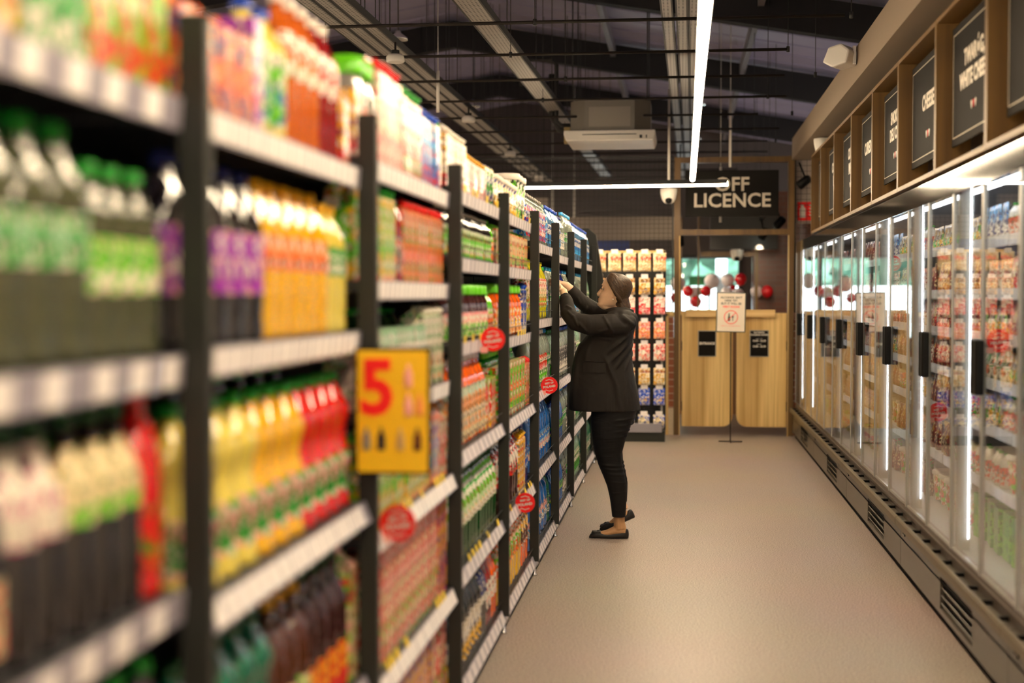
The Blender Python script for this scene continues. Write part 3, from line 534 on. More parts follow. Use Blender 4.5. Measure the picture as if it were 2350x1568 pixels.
# a second row behind the first: (bay, shelf, kind, number, x, first y, pitch)
BACK = [(3, 0, 'talltin', 5, -.985, 5.45, .095), (4, 1, 'redlid', 6, -1.0, 6.88, .105), (0, 2, 'redbottle', 3, -.96, 1.8, .13), (1, 2, 'dkgreen', 6, -.97, 2.6, .14), (2, 2, 'tallgreen', 5, -.97, 4.1, .14), (2, 0, 'creamcarton', 5, -.95, 4.35, .1)]
SHN = ['top shelf', 'second shelf', 'third shelf', 'fourth shelf', 'fifth shelf', 'sixth shelf']
guard_m = flat('guard_wire', (0.05, 0.05, 0.05), .4, .6)
for bi, rows in enumerate(ROWS):
    y0, y1 = POST[bi], POST[bi + 1]; bay = ORD[bi] + ' bay'
    root = empty('shelving_bay', (-1.05, (y0 + y1) / 2, 0)); ox, oy = -1.05, (y0 + y1) / 2
    tag(root, 'dark grey metal shelving bay stacked with drinks, %s along the aisle' % ORD[bi], 'shelving', 'shelving bays along the drinks side')
    def bx(mb, x0, x1, a, b_, z0, z1, mi=0): mb.box(x0 - ox, x1 - ox, a - oy, b_ - oy, z0, z1, mi); return mb
    pm = MB(); bx(pm, -.806, -.757, y1 - .032, y1 - .002, .075, 1.955); pm.build('post', post_m, root, bevel=.003)
    pm = MB(); bx(pm, -1.34, -1.30, y1 - .04, y1, .0, 1.955); pm.build('rear_post', post_m, root)
    fm = MB(); fm.lathe([(.016, 0), (.018, .006), (.006, .012), (.006, .06)], (-.782 - ox, y1 - .017 - oy, 0), 10); bx(fm, -.80, -.76, y1 - .032, y1 - .002, .055, .078); fm.build('levelling_foot', chrome_m, root)
    bp = MB(); bx(bp, -1.315, -1.295, y0, y1 - .03, .07, 1.86); bp.build('back_panel', dark_m, root)
    lv = LV[bi]
    for si, hz in enumerate(lv):
        low = hz < 1.0; fx = FX + (.012 if low else 0); zt = hz + .024
        sh = MB(); bx(sh, -1.29, fx, y0 + .002, y1 - .034, zt - .03, zt); s_ = sh.build('shelf', shelf_m, root)
        tilt = .22 if low else -.05; ry0, ry1 = y0 + .004, y1 - .036
        Mx = Matrix.Translation((fx - ox + .004 + (.008 if low else 0), 0, hz)) @ Matrix.Rotation(-tilt * 1.6, 4, 'Y')
        ra = MB(); ra.box(-.002, .003, ry0 - oy, ry1 - oy, -.027, .026, mat=Mx); ra.build('price_rail', rail_m, s_)
        # price labels: wide gaps in the first bay, close together after it
        yy = ry0 + .03 + random.random() * .03
        if bi == 0 and hz > .6: ws, gaps = (.062, .066), (.055, .10)
        elif bi in (1, 2): ws, gaps = (.045, .058), (.008, .018)
        else: ws, gaps = (.05, .09), (.02, .05)
        while yy < ry1 - .07:
            lw = random.uniform(*ws)
            if yy + lw > 1.2:
                q = MB(); q.box(.0035, .0045, yy - oy, yy + lw - oy, -.023, .022, mat=Mx)
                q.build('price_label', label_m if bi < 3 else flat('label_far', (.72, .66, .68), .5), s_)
                if bi in (3, 4) and random.random() < .5 and si % 2 == 0 or (bi == 2 and si in (3, 4, 5) and random.random() < .35):
                    q = MB(); q.box(.003, .0045, yy - oy, yy + lw * .7 - oy, .022, .050, mat=Mx); q.build('shelf_flag', labely_m, s_)
            yy += lw + random.uniform(*gaps)
        if bi >= 3:
            g = MB(); g.tube([(fx - ox + .006, y0 + .01 - oy, zt + .045), (fx - ox + .006, y1 - .04 - oy, zt + .045)], .002, 6)
            kk = y0 + .02
            while kk < y1 - .04: g.tube([(fx - ox + .006, kk - oy, zt), (fx - ox + .006, kk - oy, zt + .046)], .0015, 5); kk += .28
            g.build('wire_guard', guard_m, s_)
        # the products of this shelf
        if si >= len(rows): continue
        row = rows[si]; total = sum(SPEC[k][0] * nn for k, nn in row); usable = (y1 - .045) - (y0 + .012); gap = max(0.0, (usable - total) / sum(nn for _, nn in row)); sc_ = min(1.0, usable / total)
        yy = y0 + .012; cnt = {}
        for key, nn in row:
            w_, d = SPEC[key][0], SPEC[key][1]
            for i in range(nn):
                pitch = w_ * sc_ + gap
                if yy + pitch > (1.42 if bi == 0 else 0) and sc_ > 0.9:
                    cnt[key] = cnt.get(key, 0) + 1
                    place(key, (fx - .012 - d / 2 - random.random() * .006, yy + pitch / 2, zt + .0005), random.uniform(-.05, .05),
                          '%s, %s in row, %s, %s' % (SPEC[key][3], ORD[cnt[key] - 1], SHN[si], bay), '%ss on the %s of the %s' % (SPEC[key][5].replace('_', ' '), SHN[si], bay))
                yy += pitch
        if sc_ <= .9: print('ROW TOO WIDE', bi, si, sc_)
    kp = MB(); bx(kp, -.80, -.79, y0, y1 - .035, .008, .075); kp.build('kick_plate', shelf_m, root)

for bi, si, key, nn, x, yf, pt in BACK:
    for i in range(nn):
        place(key, (x, yf + i * pt, LV[bi][si] + .0245), 0, '%s, %s of the rear row, %s, %s bay' % (SPEC[key][3], ORD[i], SHN[si], ORD[bi]), '%ss in the rear row on the %s of the %s bay' % (SPEC[key][5].replace('_', ' '), SHN[si], ORD[bi]))
# end panel of the shelving run
mb = MB(); mb.prism([(-1.36, 0.02), (-.72, .02), (-.70, .9), (-.70, 1.62), (-.77, 2.05), (-.84, 2.11), (-1.36, 2.11)], 12.80, 12.90, 'Y')
o = mb.build('end_panel', post_m); tag(o, 'tall dark grey end panel with sloping top corner closing the drinks shelving', 'panel')

# ------------------------------------------------------------------ promotional signs on the left shelving
t = empty('promotion_sign', (-.703, 3.42, 1.06)); tag(t, 'yellow promotion sign with a big red 5 in a black frame', 'sign')
MB().box(-.096, .096, 0, .012, 0, .315).build('frame', black_m, t, bevel=.006)
m, n, N, L, b = nt('yellow_poster'); b.inputs['Base Color'].default_value = (*col_('f4cc08'), 1); b.inputs['Roughness'].default_value = .5
MB().box(-.088, .088, -.002, 0, .008, .307).build('poster', m, t)
red_m = flat('sign_red', col_('ee1216'), .5); grey_m = flat('sign_grey', (0.35, .28, .2), .5)
text('numeral', '5', .185, red_m, face_back(-.038, -.003, .21), t, bold=.006, sx=.95)
for i, (px, pz, c_) in enumerate(((.04, .245, 'ppink'), (.04, .175, 'ppink'), (.068, .175, 'peach'), (-.065, .09, 'grey'), (-.028, .09, 'dark'), (.02, .09, 'beige'), (.062, .09, 'brown'))):
    q = MB(); q.lathe([(.009, -.028), (.010, -.02), (.010, .006), (.004, .018), (.004, .028)], (px, -.004, pz), 8, sy=.15); q.build('pictogram', flat('picto_' + c_, C[c_], .6), t)
def disc(y, h, x, txt=True, where='', z_r=.048):
    t = empty('promotion_disc', (x, y, h)); tag(t, where, 'sign', 'round red promotion discs')
    q = MB()
    vs = []; seg = 28
    for yy in (-.002, .002):
        for k in range(seg): vs.append((z_r * cos(2 * pi * k / seg), yy, z_r * sin(2 * pi * k / seg)))
    q.add(vs, [tuple(range(seg)), tuple(reversed(range(seg, 2 * seg)))] + [(k, (k + 1) % seg, seg + (k + 1) % seg, seg + k) for k in range(seg)]); q.build('disc', red_m, t)
    q = MB(); q.box(-.05, -.02, -.003, .001, -.055, -.03); q.build('clip', flat('clip_pink', C['ppink'], .4), t)
    text('lettering', 'BEST OF', .0135, white_m, face_back(0, -.0035, .012) @ Matrix.Rotation(.15, 4, 'Z'), t, bold=.0006, ext=.0004)
    text('lettering', 'POLAND', .0175, white_m, face_back(0, -.0035, -.008) @ Matrix.Rotation(.15, 4, 'Z'), t, bold=.0008, ext=.0004)
    q = MB()
    for s_ in (1, -1):   # wreath sprigs above and below the words
        for k in range(-3, 4): q.lathe([(.0015, -.002), (.004, 0), (.0015, .002)], (k * .006, -.003, s_ * (.033 - abs(k) * .002)), 6, sy=.3)
    q.build('sprig', white_m, t)
disc(5.60, 1.329, -.745, where='round red promotion disc by the third shelf of the fourth bay')
disc(8.02, .995, -.745, where='round red promotion disc beside the woman\'s jacket hem on the sixth bay')
disc(6.77, .507, -.745, where='round red promotion disc low on the fifth bay above yellow bottles')
disc(3.66, .903, -.74, where='blurred round red promotion disc just below the yellow sign')

# ------------------------------------------------------------------ glass door fridges on the right
GX, P_ = 1.20, 1.27
fr_grey = flat('fridge_grey', (0.060, 0.048, 0.033), 0.42, coat=.2)
fr_in = flat('fridge_liner', (0.40, 0.40, 0.41), 0.5)
fr_dark = flat('fridge_black', (0.012, 0.011, 0.011), 0.3)
bump_m = flat('bumper', (0.105, 0.078, 0.042), 0.45)
alu = flat('door_aluminium', (0.42, 0.41, 0.38), 0.35, .6)
glass = pane_mat('door_glass', (0.97, .985, .98), 0.95)
led_f = emis('fridge_led', LED_COOL, LED_FRIDGE)
fshelf_m = flat('fridge_shelf', (0.62, 0.63, 0.66), 0.4)
frail_m = flat('fridge_rail', (0.62, 0.63, 0.70), 0.3)
# chilled goods
spec('salami', .12, .06, lambda: P_pouch('meat_pack', .12, .05, .16, pr('sal', [(0, 'red'), (.5, 'pink')], ['cream', 'dred'], 'white')), 'red and cream sliced meat pack', 'food pack', 'meat_pack')
spec('ham', .12, .06, lambda: P_pouch('meat_pack', .12, .05, .15, pr('hm', [(0, 'ppink'), (.6, 'orange')], ['white', 'peach'], 'dred')), 'pale pink ham pack', 'food pack', 'meat_pack')
spec('sausage', .12, .06, lambda: P_pouch('sausage_pack', .11, .06, .17, pr('ssg', [(0, 'brown'), (.4, 'dred'), (.8, 'cream')], ['gold', 'dred'], None)), 'brown sausage pack', 'food pack', 'sausage_pack')
spec('cheesepack', .12, .06, lambda: P_pouch('cheese_pack', .12, .05, .14, pr('chp', [(0, 'yellow'), (.5, 'gold')], ['white', 'lime'], 'navy')), 'yellow cheese pack', 'food pack', 'cheese_pack')
spec('pierogi', .12, .08, lambda: P_pouch('dumpling_pack', .12, .06, .15, pr('prg', [(0, 'white'), (.4, 'green')], ['white', 'orange'], 'dgreen')), 'white and green food pack', 'food pack', 'dumpling_pack')
spec('bluepouch', .12, .06, lambda: P_pouch('dairy_pouch', .11, .05, .17, pr('blp', [(0, 'white'), (.5, 'sky')], ['white', 'navy'], 'navy')), 'pale blue dairy pouch', 'food pack', 'dairy_pouch')
spec('yogurt', .09, .09, lambda: P_tub('yogurt_pot', .04, .12, pr('ygt', [(0, 'lime'), (.4, 'white')], ['red', 'white'], 'navy'), 'cream'), 'white yogurt pot', 'pot', 'yogurt_pot')
spec('bigtub', .17, .17, lambda: P_tub('dairy_tub', .078, .17, pr('btb', [(0, 'white'), (.6, 'cream')], ['lime', 'orange'], 'red'), 'white'), 'big white dairy tub with green and orange print', 'tub', 'dairy_tub')
K('greenblock', 'green wrapped carton block', .16, .14, .21, pr('gbk', [(0, 'lime'), (.5, 'green')], ['lime', 'green'], None), None, False, 'carton_block')
K('redblock', 'red wrapped carton block', .16, .14, .20, pr('rbk', [(0, 'dred'), (.5, 'red')], ['dred', 'red'], None), None, False, 'carton_block')
B('milk', 'small bottle of drinking yogurt', 'pet', .032, .16, 'white', pr('mlk', [(0, 'white'), (.4, 'green')], ['orange', 'white'], 'red'), 'green', z=(.1, .6), name='yogurt_bottle')
FL = [(1.75, 'top'), (1.517, 'second'), (1.317, 'third'), (1.11, 'fourth'), (.90, 'fifth'), (.635, 'sixth')]
FR = [ # products per level for every module from the near end
 [['bluepouch', 'milk', 'bluepouch', 'cheesepack'], ['ham', 'salami', 'ham', 'sausage'], ['salami', 'salami', 'cheesepack', 'sausage'], ['pierogi', 'cheesepack', 'pierogi', 'bluepouch'], ['pierogi', 'milk', 'cheesepack', 'yogurt'], ['bigtub', 'bigtub', 'milk', 'yogurt'], ['redblock', 'greenblock', 'greenblock', 'bigtub']],
 [['cheesepack', 'milk', 'cheesepack', 'bluepouch'], ['sausage', 'ham', 'sausage', 'ham'], ['salami', 'ham', 'salami', 'salami'], ['sausage', 'ham', 'sausage', 'cheesepack'], ['sausage', 'cheesepack', 'yogurt', 'sausage'], ['sausage', 'ham', 'sausage', 'bigtub'], ['bigtub', 'sausage', 'bigtub', 'sausage']],
 [['ham', 'sausage', 'bluepouch', 'ham'], ['sausage', 'salami', 'ham', 'sausage'], ['ham', 'sausage', 'ham', 'sausage'], ['sausage', 'ham', 'sausage', 'ham'], ['ham', 'sausage', 'ham', 'sausage'], ['sausage', 'ham', 'sausage', 'sausage'], ['bigtub', 'yogurt', 'bigtub', 'yogurt']],
 [['ham', 'cheesepack', 'ham', 'sausage'], ['cheesepack', 'ham', 'cheesepack', 'ham'], ['sausage', 'cheesepack', 'ham', 'cheesepack'], ['cheesepack', 'ham', 'sausage', 'ham'], ['ham', 'cheesepack', 'ham', 'sausage'], ['sausage', 'ham', 'sausage', 'ham'], ['bigtub', 'yogurt', 'bigtub', 'yogurt']]]
MODS = [(2.72, 5.26), (5.26, 7.80), (7.80, 10.34), (10.34, 12.88), (12.88, 15.30)]
for mi, (ya, yb) in enumerate(MODS):
    root = empty('display_fridge', (1.6, (ya + yb) / 2, 0)); ox, oy = 1.6, (ya + yb) / 2
    tag(root, 'tall glass door fridge with black handles, %s unit along the chilled wall' % ORD[mi], 'fridge', 'glass door fridges')
    def bx(x0, x1, a, b_, z0, z1, mb=None, mi_=0):
        mb = mb or MB(); mb.box(x0 - ox, x1 - ox, a - oy, b_ - oy, z0, z1, mi_); return mb
    bx(1.20, 1.23, ya, yb, .0, .06).build('kick_plate', flat('kick_black', (.003, .003, .003), .8, spec=.1), root)
    # lower front with one louvred grille
    g0 = ya + .64; g1 = g0 + .72
    f = MB(); bx(1.172, 1.20, ya + .004, g0, .055, .30, f); bx(1.172, 1.20, g1, yb - .004, .055, .30, f); bx(1.172, 1.20, g0, g1, .055, .08, f); bx(1.172, 1.20, g0, g1, .225, .30, f)
    f.build('base_panel', fr_grey, root)
    g = MB()
    for k in range(4):
        M_ = Matrix.Translation((1.183 - ox, 0, .093 + .036 * k)) @ Matrix.Rotation(-.5, 4, 'Y'); g.box(-.002, .002, g0 - oy, g1 - oy, -.013, .013, mat=M_)
    bx(1.197, 1.2, g0, g1, .07, .23, g, 1); g.build('louvre_grille', [fr_grey, fr_dark], root)
    q = MB(); q.box(1.166 - ox, 1.172 - ox, yb - .16 - oy, yb - .10 - oy, .235, .243); q.box(1.166 - ox, 1.172 - ox, yb - .16 - oy, yb - .152 - oy, .235, .27); q.box(1.166 - ox, 1.172 - ox, yb - .108 - oy, yb - .10 - oy, .235, .27); q.build('catch', fr_dark, root)
    q = MB(); q.prism([(1.142 - ox, .275), (1.172 - ox, .275), (1.172 - ox, .300), (1.160 - ox, .318), (1.148 - ox, .318), (1.142 - ox, .310)], ya + .003 - oy, yb - .003 - oy, 'Y'); q.build('bumper', bump_m, root)
    q = bx(1.172, 1.222, ya, yb, .20, .21)
    for k in range(9): bx(1.160, 1.205, ya + .14 + k * .28, ya + .165 + k * .28, .276, .312, q, 0)
    q.build('air_duct', MATS['kick_black'], root)
    q = bx(1.205, 1.245, ya, yb, .276, .366); bx(1.196, 1.225, ya, yb, .330, .345, q); q.build('door_rail', flat('rail_brown', (0.085, .06, .045), .4), root)
    bx(1.25, 2.02, ya, yb, .22, .33).build('deck', fr_in, root)
    bx(2.02, 2.08, ya, yb, .0, 2.06).build('rear_panel', fr_in, root)
    bx(1.26, 2.04, ya, yb, 2.035, 2.065).build('canopy', flat('canopy_grey', (0.12, .12, .13), .5), root)
    bx(1.195, 1.235, ya, yb, 1.955, 2.065).build('header', flat('header_gloss', (.008, .007, .006), .08), root)
    if mi in (0,): bx(1.23, 2.05, ya - .04, ya - .001, 0, 2.065).build('side_panel', fr_grey, root)
    if mi == 4: bx(1.23, 2.05, yb - .03, yb, 0, 2.065).build('side_panel', fr_grey, root)
    MB().tube([(1.375 - ox, ya + .05 - oy, 1.995), (1.375 - ox, yb - .05 - oy, 1.995)], .014, 8).build('canopy_light', led_f, root)
    for d in range(4):
        q0 = ya + d * (yb - ya) / 4; q1 = q0 + (yb - ya) / 4; inner = (d % 2 == 0)   # hinge on the near side for even doors
        dm = MB(); dm.box(GX - .002 - ox, GX + .002 - ox, q0 + .003 - oy, q1 - .003 - oy, .372, 1.998)
        door = dm.build('door', glass, root)
        e = MB(); e.box(GX - .004 - ox, GX + .012 - ox, q0 + .002 - oy, q0 + .016 - oy, .37, 2.0); e.box(GX - .004 - ox, GX + .012 - ox, q1 - .016 - oy, q1 - .002 - oy, .37, 2.0)
        e.box(GX + .002 - ox, GX + .012 - ox, q0 + .016 - oy, q1 - .016 - oy, .37, .382); e.build('door_edge', alu, door)
        hy = (q1 - .030) if inner else (q0 + .030)
        hm = MB(); hp = [(GX - .040, hy - .016), (GX - .032, hy - .024), (GX - .004, hy - .024), (GX - .004, hy + .024), (GX - .032, hy + .024), (GX - .040, hy + .016)]
        hm.prism([(a - ox, b_ - oy) for a, b_ in hp], 1.105, 1.325, 'Z'); hm.build('handle', black_m, door, bevel=.008)
    for k in range(3):
        yg = ya + k * (yb - ya) / 2
        lo, hi = (max(ya, yg - .03), min(yb, yg + .03))
        q = bx(1.225, 1.265, lo, hi, .366, 2.03); bx(1.265, 1.275, max(ya, yg - .036), min(yb, yg + .036), .366, 2.03, q); q.build('mullion', flat('mullion_grey', (0.36, .35, .32), .4), root)
        if k: bx(1.265, 1.269, yg - .040, yg - .0375, .42, 1.97).build('light_strip', emis('fridge_strip', LED_COOL, LED_FRIDGE * 1.3), root)
    for hz, nm in FL:
        s_ = bx(1.40, 1.98, ya + .02, yb - .02, hz - .02, hz).build('shelf', fshelf_m, root)
        bx(1.388, 1.394, ya + .02, yb - .02, hz - .032, hz + .018).build('price_rail', frail_m, s_)
        if mi in (1, 2):
            yy = ya + .06
            while yy < yb - .1:
                bx(1.3865, 1.388, yy, yy + .05, hz - .028, hz + .014).build('price_label', flat('label_cool', (.75, .76, .82), .5), s_); yy += random.uniform(.09, .2)
    if mi == 0: continue
    for li, (hz, nm) in enumerate(FL + [(.335, 'bottom')]):
        kinds = FR[mi - 1][li]; cnt = {}
        span = (yb - ya - .08) / 4
        for j, key in enumerate(kinds):
            w_, d = SPEC[key][0], SPEC[key][1]; n_ = int(span / (w_ + .025)); pt = span / n_
            for i in range(n_):
                cnt[key] = cnt.get(key, 0) + 1
                place(key, (1.41 + d / 2 + random.random() * .02, ya + .04 + j * span + (i + .5) * pt, hz + .001), pi + random.uniform(-.12, .12),
                      '%s, %s of these, %s level, %s fridge' % (SPEC[key][3], ORD[cnt[key] - 1], nm, ORD[mi]), '%ss on the %s level of the %s fridge' % (SPEC[key][5].replace('_', ' '), nm, ORD[mi]))
disc(6.28, 1.31, 1.345, where='round red promotion disc behind fridge glass beside the largest black handle', z_r=.05)
disc(7.70, .89, 1.345, where='round red promotion disc low behind the glass of the third fridge', z_r=.05)
disc(9.35, 1.71, 1.345, where='round red promotion disc high behind the fridge glass above the handles', z_r=.05)

# ------------------------------------------------------------------ wooden sign boxes above the fridges
BY = [3.45, 4.6, 5.74, 6.86, 8.02, 9.09, 10.2, 11.33, 12.4, 13.3]
BT = ['', 'SOUR\nBEET', 'TWARÓG,\nWHITE CHEESE', 'CHEESE', 'SMOKED\nDELI CUTS', 'CURED MEAT', 'CURED\nMEAT', 'COOKED\nMEAT', 'SAUSAGE']
BD = ['blank dark board', 'a dark board lettered SOUR BEET', 'a dark board lettered TWARÓG WHITE CHEESE', 'a dark board lettered CHEESE', 'a dark board lettered SMOKED DELI CUTS', 'a dark board lettered CURED MEAT on one line', 'a dark board lettered CURED MEAT on two lines', 'a dark board lettered COOKED MEAT', 'a dark board lettered SAUSAGE']
board_m = flat('sign_board', (0.012, 0.010, 0.008), 0.7, spec=.08)
ink_m = flat('sign_ink', (0.62, 0.55, 0.45), 0.5)
for i in range(len(BY) - 1):
    a, b_ = BY[i], BY[i + 1]; c_ = (a + b_) / 2; h = (b_ - a) / 2 - .003
    t = empty('sign_box', (1.17, c_, 2.07)); tag(t, 'hanging oak box with %s' % BD[i], 'sign', 'oak sign boxes above the fridges')
    MB().box(0, .30, -h, -h + .022, 0, .715).build('side_board', oak_d, t); MB().box(0, .30, h - .022, h, 0, .715).build('side_board', oak_d, t)
    MB().box(0, .30, -h + .022, h - .022, 0, .022).build('bottom_board', oak_dy, t); MB().box(0, .30, -h + .022, h - .022, .693, .715).build('top_board', oak_dy, t)
    q = MB(); q.box(.16, .17, -h + .022, h - .022, .022, .693); q.build('backing', fr_dark, t)
    s_ = MB().box(.065, .075, -h + .07, h - .07, .115, .655).build('sign_board', board_m, t)
    bw_ = h - .10; q = MB()
    for z0, z1 in ((.15, .154), (.616, .62)): q.box(.0635, .065, -bw_, bw_, z0, z1)
    q.box(.0635, .065, -bw_ - .004, -bw_, .15, .62); q.box(.0635, .065, bw_, bw_ + .004, .15, .62); q.build('border_line', flat('border_ink', (.45, .38, .28), .5), s_)
    if BT[i]:
        two = '\n' in BT[i]; sz = .098 if 'TWAR' in BT[i] or 'SMOK' in BT[i] else .11
        text('lettering', BT[i], sz, ink_m, face_left(.0645, 0, .43 if two else .42), s_, bold=.0035, ext=.0006, sx=.92, line=1.0)
    for k, cc in enumerate(('white', 'red', 'white')):
        q = MB(); w2 = .014; y_ = (k - 1) * .042
        q.prism([(y_ - w2, .265), (y_ - w2 * .5, .275), (y_, .266), (y_ + w2 * .5, .275), (y_ + w2, .265), (y_, .238)], .063, .065, 'X'); q.build('heart', flat('heart_' + cc, [x * .75 for x in C[cc]], .5), s_)
    q = MB()
    for y_ in (-h + .05, h - .05): q.tube([(.2, y_, .715), (.2, y_, .87)], .0015, 5); q.lathe([(.01, .862), (.01, .87)], (.2, y_, 0), 8)
    q.build('hanging_wire', chrome_m, t)

# ------------------------------------------------------------------ ceiling equipment
led_m = emis('led_tube', LED_WARM, LED_MAIN)
def linear_light(p0, p1, label, hang):
    p0, p1 = Vector(p0), Vector(p1); d = (p1 - p0).normalized(); t = empty('linear_light', p0); tag(t, label, 'light')
    MB().tube([Vector((0, 0, .004)), p1 - p0 + Vector((0, 0, .004))], .024, 12).build('diffuser', led_m, t)
    q = MB(); s_ = d.cross(Vector((0, 0, 1))) * .026
    L_ = (p1 - p0).length; a = Vector((0, 0, 0))
    vs = []
    for p in (a, p1 - p0):
        for sx_, z in ((-1, .0), (1, .0), (1, .045), (-1, .045)): vs.append(p + s_ * sx_ + Vector((0, 0, z)))
    q.add(vs, [(0, 1, 2, 3), (4, 5, 6, 7), (0, 1, 5, 4), (1, 2, 6, 5), (2, 3, 7, 6), (3, 0, 4, 7)]); q.build('housing', dark_m, t)
    k = .4; q = MB()
    while k < L_: q.tube([d * k + Vector((0, 0, .04)), d * k + Vector((0, 0, hang))], .002, 5); k += 2.4
    q.build('suspension_wire', dark_m, t)
linear_light((.075, -2.0, 2.62), (.095, 13.55, 2.60), 'long glowing linear light hanging over the middle of the aisle', .65)
linear_light((-1.78, 14.3, 2.60), (.44, 14.12, 2.60), 'linear light hanging across the aisle before the off licence sign', 1.7)
linear_light((-3.3, -2.0, 2.60), (-3.3, 13.5, 2.60), 'unseen added fill light over the next aisle beyond the drinks shelving', .65)  # added fill lamp, hidden behind the shelving
linear_light((-3.2, 17.0, 2.80), (-3.2, 25.0, 2.80), 'unseen fill light added over the far room by the window', .65)  # unseen lamp put in to brighten the balloons and the back room
linear_light((-1.04, 23.5, 2.52), (-.90, 21.2, 2.44), 'short lit linear lamp seen through the wire mesh', 2.21)
linear_light((-6.4, -2.0, 2.60), (-6.4, 13.5, 2.60), 'unseen ambient fill light added two aisles beyond the drinks shelving', .65)  # one more out-of-view lamp, added only for ambient light
bar_m = flat('grid_bar', (0.022, 0.017, 0.013), 0.55, spec=.3)
k = 0
for i in range(14):
    y = 5.5 + 1.2 * i
    xr = [1.0, .95, 1.02, 1.0, .75, .8, .9, .72][i % 8]
    q = MB(); q.tube([(-6 + 3, 0, 0), (xr + 3, 0, 0)], .011, 6)
    t = empty('ceiling_bar', (-3, y, 3.25)); tag(t, 'dark suspended bar crossing the ceiling, %s from the near end' % ORD[i], 'ceiling bar', 'suspended ceiling bars')
    q.build('bar', bar_m, t)
    q = MB()
    for j in range(4):
        x = -5.2 + j * 1.98 + (.3 if i % 2 else 0); zt = rz(x) - .05
        q.tube([(x + 3, 0, .01), (x + 3, 0, zt - 3.25)], .003, 5); q.lathe([(.012, -.02), (.012, .02)], (x + 3, 0, 0), 6)
    q.build('drop_rod', dark_m, t)
# cable trays
def tray(x0, x1, y0, y1, z, w_, label):
    t = empty('cable_tray', ((x0 + x1) / 2, (y0 + y1) / 2, z)); tag(t, label, 'cable tray', 'cable trays')
    m = MATS.get('tray_steel')
    if not m:
        m, n, N, L, b = nt('tray_steel'); tc = N.new('ShaderNodeTexCoord'); mp = N.new('ShaderNodeMapping'); mp.inputs['Scale'].default_value = (38, 22, 0); L.new(tc.outputs['Object'], mp.inputs[0])
        v = N.new('ShaderNodeTexVoronoi'); v.inputs['Scale'].default_value = 1.0; v.inputs['Randomness'].default_value = 0.0; L.new(mp.outputs[0], v.inputs['Vector'])
        g = N.new('ShaderNodeMath'); g.operation = 'LESS_THAN'; g.inputs[1].default_value = .22; L.new(v.outputs['Distance'], g.inputs[0])
        mx = N.new('ShaderNodeMix'); mx.data_type = 'RGBA'; L.new(g.outputs[0], mx.inputs[0]); mx.inputs[6].default_value = (.36, .33, .30, 1); mx.inputs[7].default_value = (.01, .01, .01, 1)
        L.new(mx.outputs[2], b.inputs['Base Color']); b.inputs['Roughness'].default_value = .5; b.inputs['Metallic'].default_value = .3; MATS['tray_steel'] = m
    dx = (x1 - x0) / 2; dy = (y1 - y0) / 2; q = MB()
    def sk(a, b_, z0, z1, mi=0):
        q.add([(-dx + a, -dy, z0), (-dx + b_, -dy, z0), (-dx + b_, -dy, z1), (-dx + a, -dy, z1), (dx + a, dy, z0), (dx + b_, dy, z0), (dx + b_, dy, z1), (dx + a, dy, z1)], [(0, 1, 2, 3), (4, 5, 6, 7), (0, 1, 5, 4), (1, 2, 6, 5), (2, 3, 7, 6), (3, 0, 4, 7)], mi)
    sk(-w_ / 2, w_ / 2, 0, .003); sk(-w_ / 2 - .012, -w_ / 2, -.002, .05, 1); sk(w_ / 2, w_ / 2 + .012, -.002, .05, 1)
    q.build('tray', [m, dark_m], t)
    yy = -dy + .5
    while yy < dy:
        x = dx * yy / dy
        for s_ in (-1, 1): MB().tube([(x + s_ * w_ / 2, yy, .02), (x + s_ * w_ / 2, yy, rz(x + (x0 + x1) / 2) - z - .05)], .004, 5).build('hanger_rod', dark_m, t)
        yy += 3.1
tray(-1.42, -1.17, 3.5, 22, 3.35, .15, 'wide perforated steel cable tray running single over the shelving')
for x, s_ in ((-2.37, 'outer of the far three'), (-2.262, 'middle of the far three'), (-2.155, 'inner of the far three')): tray(x, x + .02, 3.5, 24, 3.36, .078, 'narrow perforated cable tray, %s beyond the shelving' % s_)
for x, s_ in ((-.151, 'outermost of the three'), (-.054, 'middle one of the three'), (.03, 'innermost of the three')): tray(x, x + .16, 3.5, 24, 3.36, .058, 'narrow perforated cable tray, %s above the glowing light' % s_)
# smoke detectors, small lamps
for i, y in enumerate((10.3, 13.9, 17.3, 20.8)):
    t = empty('smoke_detector', (-2.09, y, 3.24)); tag(t, 'round cream smoke detector under the cable trays, %s from the camera' % ORD[i], 'smoke detector', 'smoke detectors')
    MB().lathe([(.058, -.03), (.068, -.022), (.068, .01), (.05, .03)], seg=20).build('housing', white_m, t); MB().lathe([(.03, .03), (.03, .06), (.008, .062), (.008, .12)], seg=10).build('mount', dark_m, t)
for i, (x, y, z) in enumerate(((-2.45, 12.2, 3.72), (-2.44, 16.6, 3.72), (.17, 16.0, 3.62), (.17, 19.5, 3.62))):
    t = empty('pendant_lamp', (x, y, z)); tag(t, ['small chrome pendant lamp above the bars near the camera', 'second small chrome pendant lamp farther over the shelving', 'small round lamp behind the glowing light', 'small round lamp farthest behind the glowing light'][i], 'lamp', 'small ceiling lamps')
    MB().lathe([(.085, 0), (.08, .02), (.03, .06), (.02, .09)], seg=20).build('shade', chrome_m, t); q = MB(); q.tube([(0, 0, .09), (0, 0, rz(x) - z - .03)], .006, 6); q.build('chain', dark_m, t)
